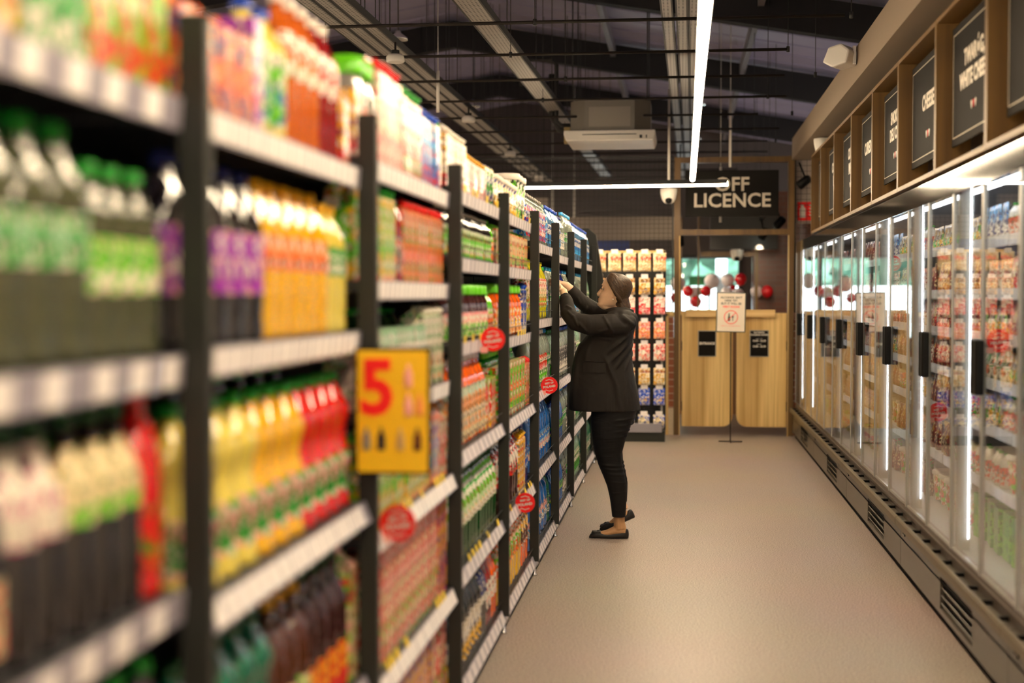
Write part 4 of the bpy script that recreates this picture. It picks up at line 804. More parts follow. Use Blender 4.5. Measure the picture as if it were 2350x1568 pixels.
# air conditioner
t = empty('air_conditioner', (-.70, 14.2, 3.0)); tag(t, 'square ceiling air conditioner with cream grille hanging under the roof', 'air conditioner')
q = MB(); q.prism([(-.44, .06), (-.42, .0), (.42, .0), (.44, .06), (.44, .10), (-.44, .10)], -.44, .44, 'Y'); q.build('fascia', white_m, t, bevel=.01)
q = MB(); q.box(-.26, .26, -.446, -.44, .055, .062); q.build('grille_slot', dark_m, t)
q = MB(); q.box(.29, .315, -.447, -.44, .02, .05); q.box(.35, .362, -.447, -.44, .02, .05); q.build('indicator', dark_m, t)
q = MB(); q.prism([(-.39, -.24), (-.24, -.39), (.24, -.39), (.39, -.24), (.39, .24), (.24, .39), (-.24, .39), (-.39, .24)], .10, .40, 'Z'); q.build('casing', flat('casing_steel', (.20, .18, .15), .5, .2), t)
q = MB(); q.box(-.2, .2, -.395, -.39, .14, .33); q.build('casing_panel', flat('casing_plate', (.28, .25, .21), .5, .2), t)
q = MB(); [q.tube([(a, b_, .4), (a, b_, rz(-.7 + a) - 3.05)], .006, 6) for a in (-.36, .36) for b_ in (-.36, .36)]; q.build('hanger_rod', dark_m, t)
q = MB(); q.tube([(-.4, 0, .2), (-.5, 0, .2), (-.55, 0, .25), (-.55, 0, .8), (-.6, 0, .86), (-.85, 0, .86), (-.9, 0, .8), (-.9, 0, .6)], .022, 8); q.tube([(-.4, .05, .15), (-.52, .05, .16), (-.60, .05, .3), (-.60, .05, .72)], .03, 8); q.build('pipe', dark_m, t)
q = MB(); q.box(-.47, -.41, -.05, .05, .02, .18); q.build('valve_box', flat('valve_brass', (.35, .25, .1), .4, .6), t)
# white poles hanging from the bars
for i, (x, y, z0, z1) in enumerate(((-2.05, 11.9, 3.05, 3.4), (-.14, 14.95, 2.62, 3.65), (.50, 15.2, 2.86, 3.6), (-1.95, 21.5, 2.5, 3.2), (-1.62, 21.5, 2.4, 3.2), (.41, 15.6, 2.3, 2.9))):
    t = MB().tube([(0, 0, 0), (0, 0, z1 - z0)], .014, 8).tube([(0, 0, z1 - z0), (0, 0, rz(x) - z0)], .004, 5).build('hanging_pole', white_m, None, (x, y, z0)); tag(t, ['short cream pole over the shelving tops', 'long cream pole by the dome camera', 'cream pole above the off licence sign', 'far cream pole beyond the shelving', 'far cream pole beside another one', 'cream pole behind the off licence sign'][i], 'pole', 'cream hanging poles')
# cameras
def dome(x, y, z, label):
    t = empty('security_camera', (x, y, z)); tag(t, label, 'camera', 'security cameras')
    MB().lathe([(.085, .0), (.088, -.015), (.085, -.05), (.072, -.11), (.055, -.14), (.03, -.155)], seg=20).build('housing', white_m, t)
    q = MB(); q.lathe([(.038, 0), (.036, .03), (.02, .045), (0.002, .05)], seg=16); q.v = [tuple(Matrix.Rotation(1.9, 3, 'X') @ Vector(v) + Vector((0, -.03, -.115))) for v in q.v]; q.build('lens', black_m, t)
dome(-.14, 14.95, 2.62, 'cream dome camera hanging from a pole near the rack')
dome(1.27, 13.2, 2.93, 'cream dome camera under the soffit above the sign boxes')
t = empty('loudspeaker', (1.14, 9.72, 3.1)); tag(t, 'cream tilted loudspeaker fixed to the soffit edge', 'loudspeaker')
q = MB(); q.prism([(-.10, -.045), (-.03, -.085), (.07, -.06), (.09, .02), (.03, .07), (-.06, .05)], -.09, .09, 'Y'); q.v = [tuple(Matrix.Rotation(-.5, 3, 'Z') @ Vector(v) + Vector((-.09, 0, -.0))) for v in q.v]; q.build('housing', white_m, t, bevel=.012)
q = MB(); q.box(-.02, .0, -.04, .04, -.06, .06); q.tube([(-.01, 0, 0), (-.06, 0, 0)], .02, 8); q.build('bracket', white_m, t)

dome(.72, 19.07, 2.12, 'cream dome camera under the black header behind the swing doors')
# ------------------------------------------------------------------ the off licence front
DY = 15.42
fw_ = MB()
fw_.box(-.085, -.018, DY, DY + .08, 0, 2.99); fw_.box(1.12, 1.185, DY, DY + .08, 0, 2.99); fw_.box(-.018, 1.12, DY, DY + .08, 2.93, 2.99); fw_.box(-.018, 1.12, DY, DY + .08, 2.155, 2.215)
t = fw_.build('door_frame', oak_d); tag(t, 'tall oak frame around the swing doors to the off licence', 'door frame')
mf = MB().box(-.030, -.020, DY - .006, DY, 0, 2.15); mf.box(1.122, 1.130, DY - .006, DY, 0, 2.15); mf.build('edge_strip', oak, t)
def saloon(name, x0, x1, rs, label):
    q = MB(); rr = .11; z0, z1 = .095, 1.32; pts = []
    for k in range(9):
        a = pi / 2 * k / 8
        pts.append((x1 - rr + rr * sin(a), z0 + rr - rr * cos(a)) if rs > 0 else (x0 + rr - rr * sin(a), z0 + rr - rr * cos(a)))
    poly = ([(x0, z0)] + pts + [(x1, z1), (x0, z1)]) if rs > 0 else ([(x1, z0)] + pts + [(x0, z1), (x1, z1)])
    t = empty(name, ((x0 + x1) / 2, DY + .04, z0)); o = [(a - (x0 + x1) / 2, z - z0) for a, z in poly]
    q.prism(o, -.018, .018, 'Y'); q.build('leaf', oak, t, bevel=.003); tag(t, label, 'swing door', 'off licence swing doors')
    q = MB(); s_ = -1 if rs > 0 else 1; hw = (x1 - x0) / 2
    for z in (.2, .85): q.box(s_ * hw - .004, s_ * hw + .004, -.025, .0, z - .03, z + .07)
    q.build('hinge', dark_m, t); return t
d1 = saloon('swing_door', .0, .545, 1, 'oak swing door leaf carrying the black ENTRANCE plate')
d2 = saloon('swing_door', .585, 1.115, -1, 'oak swing door leaf carrying the black trading hours plate')
t = MB().box(-.475, .475, -.02, .02, -.04, .04).build('door_bar', oakx, None, (.515, DY - .0, 1.315), bevel=.005); tag(t, 'light oak rail fixed across the top of both swing doors', 'rail')
def plate(x0, x1, z0, z1, label, lines):
    cx, cz = (x0 + x1) / 2, (z0 + z1) / 2; t = empty('wall_plate', (cx, DY + .02, cz)); tag(t, label, 'sign', 'plates on the swing doors')
    hw, hh = (x1 - x0) / 2, (z1 - z0) / 2
    MB().box(-hw, hw, -.008, 0, -hh, hh).build('frame', flat('plate_frame', (.40, .37, .30), .3), t, bevel=.003)
    MB().box(-hw + .008, hw - .008, -.010, -.008, -hh + .008, hh - .008).build('panel', board_m, t)
    for s_, z, sz, bo in lines: text('lettering', s_, sz, flat('plate_ink', (.8, .74, .64), .5), face_back(0, -.0105, z), t, bold=bo, ext=.0004, sx=.95)
plate(.172, .368, .850, 1.132, 'black plate lettered ENTRANCE on the swing door', [('ENTRANCE', 0, .034, .0018)])
plate(.722, .925, .850, 1.137, 'black plate lettered ALCOHOL TRADING HOURS on the swing door', [('ALCOHOL', .118, .026, .0008), ('TRADING HOURS', .092, .026, .0008), ('MON - SAT', .05, .014, .0), ('10.00 - 22.00', .028, .028, .0008), ('SUNDAY', -.008, .014, .0), ('12.00 - 22.00', -.032, .028, .0008)])
# off licence sign
t = empty('hanging_sign', (.525, DY - .05, 2.35)); tag(t, 'black hanging sign lettered OFF LICENCE in cream', 'sign')
MB().box(-.49, .49, -.015, .015, 0, .49).build('board', flat('sign_black', (.007, .0055, .0045), .6, spec=.15), t)
text('lettering', 'OFF', .205, ink_m, face_back(-.0, -.017, .335), t, bold=.004, sx=1.0, spacing=1.02)
text('lettering', 'LICENCE', .205, ink_m, face_back(-.0, -.017, .165), t, bold=.004, sx=1.0, spacing=1.02)
q = MB(); q.tube([(-.14, 0, .49), (-.14, 0, rz(.385) - 2.40)], .002, 5); q.tube([(.3, 0, .49), (.3, 0, .62)], .002, 5); q.build('hanging_wire', dark_m, t)
# standing notice
t = empty('notice_stand', (.49, 14.75, 0)); tag(t, 'white alcohol notice in a black frame on a thin black floor stand', 'sign stand')
q = MB(); q.tube([(.01, 0, .012), (.01, 0, 1.16)], .006, 8); q.build('pole', black_m, t)
q = MB(); q.tube([(-.11, .0, .008), (.13, .0, .008)], .006, 6); q.tube([(.01, -.12, .008), (.01, .12, .008)], .006, 6); q.build('foot', black_m, t)
tilt = Matrix.Translation((.01, -.02, 1.335)) @ Matrix.Rotation(.02, 4, 'Y')
q = MB(); q.box(-.15, .15, -.01, .005, -.205, .205, mat=tilt); q.build('frame', flat('notice_frame', (.02, .035, .025), .4), t, bevel=.006)
q = MB(); q.box(-.14, .14, -.012, -.010, -.195, .195, mat=tilt); q.build('paper', flat('notice_paper', (.80, .70, .58), .5), t)
tm = tilt @ face_back(0, -.0125, 0)
for s_, z, sz, mm in (("ALCOHOL ISN'T", .15, .030, 'k'), ('HERE YET.', .119, .030, 'k'), ('BUT IT WILL BE', .088, .030, 'k'), ('VERY SOON!', .055, .030, 'r')):
    text('lettering', s_, sz, flat('notice_ink', (.04, .04, .035), .6) if mm == 'k' else red_m, tm @ Matrix.Translation((0, z, 0)), t, bold=.0007, ext=.0003)
text('small_print', 'SUBJECT TO LICENCE BEING GRANTED', .011, red_m, tm @ Matrix.Translation((0, -.14, 0)), t, ext=.0003)
q = MB()
for k in range(32):
    a, b_ = 2 * pi * k / 32, 2 * pi * (k + 1) / 32
    for r0, r1 in ((.064, .071),): q.add([(r0 * cos(a), -.0135, r0 * sin(a)), (r1 * cos(a), -.0135, r1 * sin(a)), (r1 * cos(b_), -.0135, r1 * sin(b_)), (r0 * cos(b_), -.0135, r0 * sin(b_))], [(0, 1, 2, 3)])
q.box(-.064, .064, -.0138, -.0132, -.003, .003, mat=Matrix.Rotation(-pi / 4, 4, 'Y'))
q.v = [tuple(tilt @ Vector((v[0], v[1], v[2] - .05))) for v in q.v]; q.build('ban_symbol', red_m, t, normals=False)
q = MB(); q.prism([(-.03, -.04), (-.008, -.04), (-.008, .0), (-.014, .02), (-.014, .04), (-.024, .04), (-.024, .02), (-.03, 0)], -.0132, -.0124, 'Y')
q.prism([(.006, .012), (.03, .012), (.022, -.01), (.020, -.03), (.027, -.036), (.009, -.036), (.016, -.03), (.014, -.01)], -.0132, -.0124, 'Y')
q.v = [tuple(tilt @ Vector((v[0], v[1], v[2] - .05))) for v in q.v]; q.build('bottle_symbol', flat('notice_green', (.02, .06, .04), .6), t)
# brick piers beside the frame
pier = brick('pier_tiles', (0.24, 0.060, 0.016), (0.30, 0.078, 0.022), (0.42, 0.27, 0.18), ('X', 'Z'), 3.0, .075)
t = empty('brick_pier', (-.135, DY + .05, 0)); tag(t, 'slim glazed brick pier in an oak frame beside the snack rack', 'pier')
MB().box(.193, .249, -.03, .05, .29, 1.285).build('brick_face', pier, t, (-.2, 0, 0)); MB().box(-.007, .049, -.03, .05, 0, .29).build('stone_base', flat('stone', (.62, .50, .34), .6, noise=.2), t)
q = MB(); q.box(-.037, -.007, -.04, .05, 0, 1.31); q.box(-.037, .05, -.04, .05, 1.285, 1.33); q.build('trim', oak, t)
t = MB().box(.2, .244, -.02, .05, 0, 1.25).build('brick_pier', pier, None, (.986, DY + .1, 0)); tag(t, 'sliver of glazed brick pier between oak frame and fridges', 'pier')
# mesh panels
def wiregrid(x0, x1, z0, z1, y, label, step=.05, th=.0018):
    q = MB(); k = 0; x = 0
    while x <= x1 - x0 + .001: q.box(x - th, x + th, -th, th, 0, z1 - z0); x += step
    z = 0
    while z <= z1 - z0 + .001: q.box(0, x1 - x0, -th, th, z - th, z + th); z += step
    for a in (0, x1 - x0): q.box(a - .008, a + .008, -.008, .008, 0, z1 - z0)
    for a in (0, z1 - z0): q.box(0, x1 - x0, -.008, .008, a - .008, a + .008)
    t = empty('wire_mesh_panel', (x0, y, z0)); tag(t, label, 'wire mesh', 'black wire mesh panels'); q.build('mesh', dark_m, t)
wiregrid(-2.3, -.10, 1.33, 3.0, DY + .03, 'black wire mesh panel above the snack rack')
wiregrid(1.195, 1.62, 1.33, 2.98, DY + .03, 'black wire mesh panel between oak frame and sign boxes', .06, .002)
# fire sign and spot on the right
t = empty('fire_sign', (1.33, DY + .12, 2.41)); tag(t, 'red fire extinguisher sign with white symbols on the cream wall', 'sign')
MB().box(-.105, .105, -.004, 0, -.10, .10).build('panel', red_m, t)
q = MB(); q.lathe([(.028, -.07), (.03, -.06), (.03, .03), (.012, .05), (.012, .065)], (-.05, -.005, 0), 10, sy=.08); q.box(-.075, -.04, -.007, -.004, .055, .07)
for k in range(4): q.box(-.03, .05, -.006, -.004, -.006, .006, mat=Matrix.Translation((.045, 0, -.05 + k * .034)) @ Matrix.Rotation(.6, 4, 'Y'))
q.build('symbol', white_m, t)
struct(MB().box(1.19, 2.2, DY + .14, DY + .2, 2.28, 2.99).build('wall_end', flat('end_wall_paint', (.50, .42, .37), .8)))
def spot(x, y, z, yaw, on, label, hang=.25):
    t = empty('spotlight', (x, y, z)); tag(t, label, 'spotlight', 'black track spotlights')
    q = MB(); q.lathe([(.045, 0), (.048, .02), (.045, .13), (.03, .15)], seg=16); M_ = Matrix.Rotation(yaw, 4, 'Y') @ Matrix.Rotation(.35, 4, 'X'); q.v = [tuple(M_ @ Vector(v)) for v in q.v]; q.build('can', black_m, t)
    q = MB(); q.lathe([(.001, -.002), (.038, -.002), (.038, .004)], seg=16); q.v = [tuple(M_ @ Vector(v)) for v in q.v]; q.build('lens', emis('spot_lens', (.8, 1, .85), 7.0) if on else black_m, t)
    q = MB(); q.tube([M_ @ Vector((0, 0, .1)), (0, 0, hang)], .01, 6); q.build('stem', black_m, t)
spot(1.05, 16.4, 2.28, .7, True, 'lit black spotlight just above the oak transom')
spot(1.02, 18.8, 2.25, .5, True, 'lit black spotlight farther back below the oak transom', .26)
spot(-.02, 17.6, 2.12, -.1, True, 'lit black spotlight hanging behind the oak frame post', rz(-.02) - 2.14)
spot(1.22, 15.3, 2.66, .9, False, 'unlit black spotlight in front of the wire mesh')
MB().box(0, .05, 0, 9, 0, .04).build('x', dark_m)
for p0, p1, en in (((1.02, 18.95, 2.14), (.5, 22, 1.3), 14), ((1.05, 16.6, 2.2), (.8, 21.5, 1.5), 14), ((-.02, 17.7, 2.0), (.1, 21.8, 1.3), 14)):
    ld = bpy.data.lights.new('spot_beam', 'SPOT'); ld.energy = en; ld.color = LED_WARM; ld.spot_size = 1.1; ld.spot_blend = .6; ld.shadow_soft_size = .04
    lo = bpy.data.objects.new('spot_beam', ld); col.objects.link(lo); lo.location = p0; lo.rotation_euler = (Vector(p1) - Vector(p0)).to_track_quat('-Z', 'Y').to_euler()
o = bpy.data.objects['x']; o.name = 'light_track'; [MB().tube([(.025, y_, .04), (.025, y_, rz(1.0) - 2.5)], .003, 5).build('hanging_wire', dark_m, o) for y_ in (1.0, 4.0, 7.0)]; o.location = (1.0, 16.2, 2.50); tag(o, 'dark lighting track running back behind the off licence sign', 'track')

# ------------------------------------------------------------------ snack rack
t = empty('snack_rack', (-.56, 14.95, 0)); tag(t, 'dark rack of hanging snack bags beside the brick pier', 'rack')
MB().box(-.30, .385, .12, .16, .1, 1.96).build('back_panel', dark_m, t)
MB().box(-.33, .39, -.27, .16, 0, .11).build('plinth', post_m, t)
MB().box(-.33, .36, -.30, -.27, .10, .19).build('front_lip', flat('lip_grey', (.28, .26, .30), .4), t)
MB().box(.365, .395, -.02, .16, .1, 1.97).build('side_board', post_m, t); MB().box(.345, .363, -.02, .0, .1, 1.96).build('edge_trim', alu, t)
MB().box(-.36, .39, -.015, .15, 1.955, 1.975).build('top_board', oakx, t)
rowz = [1.815, 1.575, 1.37, 1.12, .89, .64, .43, .20]
bagd = [('kraft coffee', [(0, 'beige'), (.5, 'beige'), (.6, 'red'), (.8, 'beige')], ['cream', 'beige']), ('brown snack', [(0, 'brown'), (.4, 'cream'), (.7, 'brown')], ['gold', 'brown']), ('red and white snack', [(0, 'pink'), (.4, 'white')], ['red', 'white']),
        ('orange and pink snack', [(0, 'orange'), (.5, 'pink')], ['peach', 'red']), ('bright red snack', [(0, 'red'), (.5, 'red')], ['white', 'orange']), ('cream snack', [(0, 'cream'), (.7, 'dred'), (.85, 'cream')], ['gold', 'cream']), ('blue snack', [(0, 'blue'), (.2, 'gold'), (.45, 'blue')], ['blue', 'cream']), ('navy and white snack', [(0, 'navy'), (.5, 'blue')], ['cream', 'navy'])]
pegs = MB()
for ri, z in enumerate(rowz):
    nm, bands, blob = bagd[ri]; proto = None
    for ci in range(5):
        x = -.56 - .29 + .155 * ci
        w_ = .135 if ri == 0 else .118; h = (.195 if ri == 0 else .178) if ri != 7 else .14
        if proto is None:
            proto = P_pouch('snack_bag', w_, .05, h, (lambda hh, n=nm, b=bands, bl=blob: printed('bag_' + n.replace(' ', '_'), hh, [(p, C[c]) for p, c in b], [C[q] for q in bl], C['white'])))
            proto.rotation_euler = (0, 0, -pi / 2); MB().box(.0, .008, -.035, .035, h - .01, h + .035).build('price_tag', label_m, proto); o = proto
        else: o = copy_tree(proto)
        o.location = (x, 14.80 - (.1 if ri == 7 else 0), z - .06); o.rotation_euler = (0, 0, -pi / 2)
        tag(o, '%s bag hanging %s in the %s row of the rack' % (nm, ORD[ci], ORD[ri]), 'snack bag', 'snack bags on row %s' % ORD[ri])
        pegs.tube([(x + .56, -.17, z + .135), (x + .56, .12, z + .135)], .003, 5)
pegs.build('peg', chrome_m, t)

# ------------------------------------------------------------------ behind the off licence front
fb = MB(); Y2 = 20.0
fb.box(.215, .24, 0, .08, 0, 2.62); fb.box(1.0, 1.05, 0, .08, 0, 2.62); fb.box(.26, 1.0, 0, .08, 2.05, 2.12); fb.box(-.03, .0, 0, .08, 0, 2.6)
t = fb.build('inner_frame', oak_d, None, (0, Y2, 0)); tag(t, 'second oak frame standing far behind the swing doors', 'door frame')
t = empty('shop_counter', (.3, 18.5, 0)); tag(t, 'wooden counter behind the swing doors', 'counter')
MB().box(-.35, .75, -.3, .3, 0, 1.26).build('body', flat('counter_front', (.28, .14, .06), .5), t); MB().box(-.4, .8, -.33, .33, 1.26, 1.31).build('top', oakx, t)
q = MB(); q.box(-.6, .5, -.3, .3, 0, 2.0); q = q.build('dark_shelving', dark_m, None, (-1.9, 19.4, 0)); tag(q, 'dark wall of shelving beyond the wire mesh', 'shelving')
t = MB().box(-.6, .6, -.02, .02, -.12, .12).build('blue_banner', flat('banner_blue', (.02, .05, .28), .5), None, (-1.3, 19.1, 2.12)); tag(t, 'blue banner behind the end of the snack rack', 'banner')
bal_r = flat('balloon_red', (.75, .01, .02), .25, coat=.4); bal_w = flat('balloon_white', (.85, .78, .82), .3, coat=.4)
spots = [(-.06, 22.0, 1.69, 'w', .115), (-.10, 21.6, 1.48, 'r', .075), (.09, 21.7, 1.58, 'r', .082), (.19, 22.2, 1.55, 'w', .098), (.21, 21.6, 1.42, 'r', .085), (.36, 21.8, 1.58, 'r', .08), (.46, 22.3, 1.74, 'w', .115), (.70, 22.1, 1.75, 'w', .10), (.89, 22.0, 1.76, 'r', .092),
         (.67, 21.7, 1.55, 'w', .09), (.83, 21.5, 1.53, 'w', .09), (1.05, 20.4, 1.57, 'w', .085), (1.19, 20.35, 1.57, 'r', .085), (.79, 22.6, 1.64, 'r', .05)]
cn = {'r': 0, 'w': 0}; pb = {}
for (x, y, z, c_, rr) in spots:
    cn[c_] += 1
    prof = [(.004, -1.22), (.07, -1.16), (.03, -1.12)] + [(max(.02, sin(pi * k / 10)) * (1 - .12 * cos(pi * k / 10) * -1 * 0 + 0), -cos(pi * k / 10) * (1.12 if k < 5 else 1.0)) for k in range(11)]
    if c_ not in pb:
        o = MB().lathe(prof, seg=18).build('balloon', bal_r if c_ == 'r' else bal_w); q = MB().tube([(0, 0, -.9), (.1, 0, -3.0), (.02, 0, -5.0)], .015, 4).build('string', white_m, o); pb[c_] = o
    else: o = copy_tree(pb[c_])
    o.location = (x, y, z); o.scale = (rr, rr, rr); o.children[0].scale = (1, 1, (z / rr) / 5.0)
    tag(o, '%s balloon before the far window, %s from the oak post' % ({'r': 'red', 'w': 'white'}[c_], ORD[cn[c_] - 1]), 'balloon', '%s balloons' % {'r': 'red', 'w': 'white'}[c_])
# outdoors seen through the far window
struct(MB().box(-30, 30, 27, 60, -.2, -.05).build('ground', flat('paving', (.35, .34, .32), .8)))
leaf = flat('leaf_green', (0.10, .22, .16), .6, noise=.9, nscale=3.0)
for i, (x, y, r_, z) in enumerate(((-3.5, 37, 2.4, 2.4), (-.4, 38, 2.3, 2.2), (2.6, 37, 2.4, 2.6), (.9, 43, 3.2, 3.2), (-6.5, 41, 3.2, 3.0), (5.4, 41, 3.0, 3.0))):
    bm = bmesh.new(); bmesh.ops.create_icosphere(bm, subdivisions=4, radius=r_)
    for v in bm.verts:
        d = v.co.normalized(); v.co *= 1 + .10 * sin(7 * d.x + i) * cos(6 * d.z) + .06 * sin(19 * d.y + 13 * d.z) + random.uniform(-.04, .04)
    me = bpy.data.meshes.new('crown'); bm.to_mesh(me); bm.free(); me.materials.append(leaf)
    t = empty('tree', (x, y, 0)); tag(t, 'green leafy tree outside the far window, %s in the row' % ORD[i], 'tree', 'trees outside')
    o = bpy.data.objects.new('crown', me); col.objects.link(o); o.parent = t; o.location = (0, 0, z + .5)
    MB().tube([(0, 0, -.1), (0, 0, z)], [.25, .18], 8).build('trunk', flat('bark', (.08, .05, .03), .9), t)
t = MB().box(-4, 4, -.1, .1, -.05, 1.72).build('added_glow_wall', flat('added_glow_wall', (.85, .86, .9), .8), None, (0, 31.5, 0)); tag(t, 'low white wall added outside to give the glow behind the balloons', 'wall')  # added: its pale face supplies the white glow low in the window
t = MB().box(-.11, .11, -.11, .11, -.05, 3.4).build('white_column', flat('column_white', (.9, .92, .95), .6), None, (.80, 29.5, 0)); tag(t, 'bright white column standing outside the far window', 'column')
t = MB().box(-.2, .2, -.02, .02, -.09, .09).build('green_banner', flat('banner_green', (.02, .35, .08), .6), None, (.33, 27.6, 1.80)); tag(t, 'green banner hanging outside the far window', 'banner'); [MB().tube([(x_, 0, -.08), (x_, 0, -1.85)], .015, 6).build('post', dark_m, t) for x_ in (-.18, .18)]
t = MB().box(-.2, .2, -.02, .02, -.08, .08).build('yellow_banner', flat('banner_yellow', (.85, .6, .02), .6), None, (.36, 27.5, 1.60)); tag(t, 'yellow banner below the green one outside', 'banner'); [MB().tube([(x_, 0, -.07), (x_, 0, -1.65)], .015, 6).build('post', dark_m, t) for x_ in (-.17, .17)]

# ------------------------------------------------------------------ the woman reaching into the shelf
def remeshed(mb, name, mats, vox, parent, smooth=2, sub=0):
    """fuse overlapping closed pieces into one continuous skin"""
    o = mb.build('tmp', mats[0]); m_ = o.modifiers.new('r', 'REMESH'); m_.mode = 'VOXEL'; m_.voxel_size = vox; m_.use_smooth_shade = True
    s_ = o.modifiers.new('s', 'SMOOTH'); s_.factor = .5; s_.iterations = smooth
    me = bpy.data.meshes.new_from_object(o.evaluated_get(bpy.context.evaluated_depsgraph_get())); bpy.data.objects.remove(o)
    me.name = name; me.materials.clear(); [me.materials.append(q) for q in mats]
    me.polygons.foreach_set('use_smooth', [True] * len(me.polygons))
    o = bpy.data.objects.new(name, me); col.objects.link(o); o.parent = parent; return o
def loft(mb, rings, seg=28, mi=0):
    """rings: (z, x_front, x_back, half_width, y_centre[, power]) stacked upward; x_front < x_back"""
    vs = []
    for rg in rings:
        z, xf, xb, hw, yc = rg[:5]; p = rg[5] if len(rg) > 5 else 2.3
        cx, a = (xf + xb) / 2, (xb - xf) / 2
        for k in range(seg):
            t = 2 * pi * k / seg; c_, s_ = cos(t), sin(t)
            vs.append((cx + a * math.copysign(abs(c_) ** (2 / p), c_), yc + hw * math.copysign(abs(s_) ** (2 / p), s_), z))
    n = len(rings); fs = [(i * seg + k, i * seg + (k + 1) % seg, (i + 1) * seg + (k + 1) % seg, (i + 1) * seg + k) for i in range(n - 1) for k in range(seg)]
    fs += [tuple(reversed(range(seg))), tuple((n - 1) * seg + k for k in range(seg))]
    return mb.add(vs, fs, mi, True)
def ball(mb, c, r, seg=14, M_=None):
    r = r if isinstance(r, (tuple, list)) else (r, r, r); vs = []; n = 9
    for i in range(1, n):
        a = pi * i / n
        for k in range(seg):
            t = 2 * pi * k / seg; v = Vector((r[0] * sin(a) * cos(t), r[1] * sin(a) * sin(t), -r[2] * cos(a)))
            if M_: v = M_ @ v
            vs.append(tuple(v + Vector(c)))
    fs = [(i * seg + k, i * seg + (k + 1) % seg, (i + 1) * seg + (k + 1) % seg, (i + 1) * seg + k) for i in range(n - 2) for k in range(seg)]
    fs += [tuple(reversed(range(seg))), tuple((n - 2) * seg + k for k in range(seg))]
    return mb.add(vs, fs, 0, True)
WY = 8.87
person = empty('person', (-.42, WY, 0)); tag(person, 'woman in a black blazer and trousers reaching both hands into the drinks shelf', 'person')
OFF = Vector((.42, -WY, 0))
def done(o): 
    o.data.transform(Matrix.Translation(OFF)); return o
# skin with a warm tone; the sock area is tan nylon
skin = flat('skin', (.80, .53, .34), .5, noise=.06, nscale=60)
# --- head in its own frame: looking towards -X
HM = Matrix.Translation((-.415, WY - .005, 1.525)) @ Matrix.Rotation(R(-9), 4, 'Z') @ Matrix.Rotation(R(-13), 4, 'Y').inverted()
HEAD = [(-.112, -.070, -.038, .022), (-.104, -.086, -.02, .036), (-.09, -.091, .02, .046), (-.075, -.088, .045, .053), (-.055, -.086, .062, .060), (-.03, -.084, .076, .066), (-.005, -.079, .086, .069), (.012, -.082, .090, .071),
        (.03, -.087, .093, .073), (.055, -.085, .093, .073), (.08, -.070, .082, .065), (.097, -.048, .064, .052), (.108, -.02, .042, .034), (.114, .0, .022, .012)]
def head_ring(z, off=0.0):
    for a, b_ in zip(HEAD, HEAD[1:]):
        if a[0] <= z <= b_[0]:
            t = (z - a[0]) / (b_[0] - a[0]); return tuple(a[i] + (b_[i] - a[i]) * t for i in range(4))
    return HEAD[-1] if z > 0 else HEAD[0]
hb = MB(); vs = []; seg = 48; zs = [-.112 + .226 * k / 44 for k in range(45)]
for z in zs:
    _, xf, xb, hw = head_ring(z); cx, a = (xf + xb) / 2, (xb - xf) / 2
    for k in range(seg):
        t = 2 * pi * k / seg; c_, s_ = cos(t), sin(t)
        x = cx + a * math.copysign(abs(c_) ** .88, c_); y = hw * math.copysign(abs(s_) ** .92, s_) * (1 - .16 * max(0, -c_) ** 2)
        f = max(0, -c_)
        for sy in (-1, 1):
            x += .009 * math.exp(-((y - sy * .031) / .016) ** 2 - ((z - .004) / .013) ** 2) * f       # eye sockets
            x -= .006 * math.exp(-((y - sy * .030) / .02) ** 2 - ((z - .026) / .008) ** 2) * f         # brow ridge
            x -= .006 * math.exp(-((y - sy * .036) / .018) ** 2 - ((z + .032) / .02) ** 2) * f         # cheeks
        x -= .006 * math.exp(-(y / .012) ** 2 - ((z + .10) / .010) ** 2) * f                           # chin
        x += .005 * math.exp(-(y / .03) ** 2 - ((z + .085) / .006) ** 2) * f                            # crease above the chin
        vs.append((x, y, z))
n_ = len(zs)
hb.add(vs, [(i * seg + k, i * seg + (k + 1) % seg, (i + 1) * seg + (k + 1) % seg, (i + 1) * seg + k) for i in range(n_ - 1) for k in range(seg)] + [tuple(reversed(range(seg))), tuple((n_ - 1) * seg + k for k in range(seg))], 0, True)
hb.tube([(-.070, 0, .016), (-.082, 0, .004), (-.090, 0, -.010), (-.096, 0, -.024), (-.1010, 0, -.033), (-.096, 0, -.041), (-.082, 0, -.044)], [.006, .0075, .0085, .0095, .0100, .0090, .006], 12)
for sy in (-1, 1):
    ball(hb, (-.090, sy * .011, -.039), (.010, .007, .007))
    ball(hb, (.026, sy * .073, -.010), (.017, .009, .029), M_=Matrix.Rotation(.2, 3, 'Y')); ball(hb, (.019, sy * .071, -.034), (.010, .006, .010))
    hb.tube([(-.074, sy * .017, .008), (-.0790, sy * .028, .0135), (-.0770, sy * .038, .0120), (-.068, sy * .047, .006)], [.003, .0042, .0042, .003], 8); hb.tube([(-.074, sy * .018, -.002), (-.0775, sy * .030, -.0065), (-.068, sy * .045, -.002)], [.003, .0035, .003], 8)
ball(hb, (-.0845, 0, -.0605), (.010, .021, .0052)); ball(hb, (-.0840, 0, -.0710), (.010, .019, .0058)); ball(hb, (-.035, 0, -.100), (.045, .040, .022))
headv = [tuple(HM @ Vector(v)) for v in hb.v]
body = MB(); body.v = headv; body.f = hb.f; body.mi = hb.mi; body.sm = hb.sm
# neck, trunk core
body.tube([(-.385, WY, 1.50), (-.375, WY, 1.44), (-.365, WY, 1.36)], [(.052, .050), (.054, .054), (.07, .08)], 20)
loft(body, [(.78, -.50, -.31, .13, WY), (.95, -.56, -.34, .135, WY), (1.1, -.55, -.35, .12, WY), (1.25, -.51, -.35, .12, WY), (1.34, -.43, -.35, .09, WY), (1.40, -.40, -.34, .06, WY)])
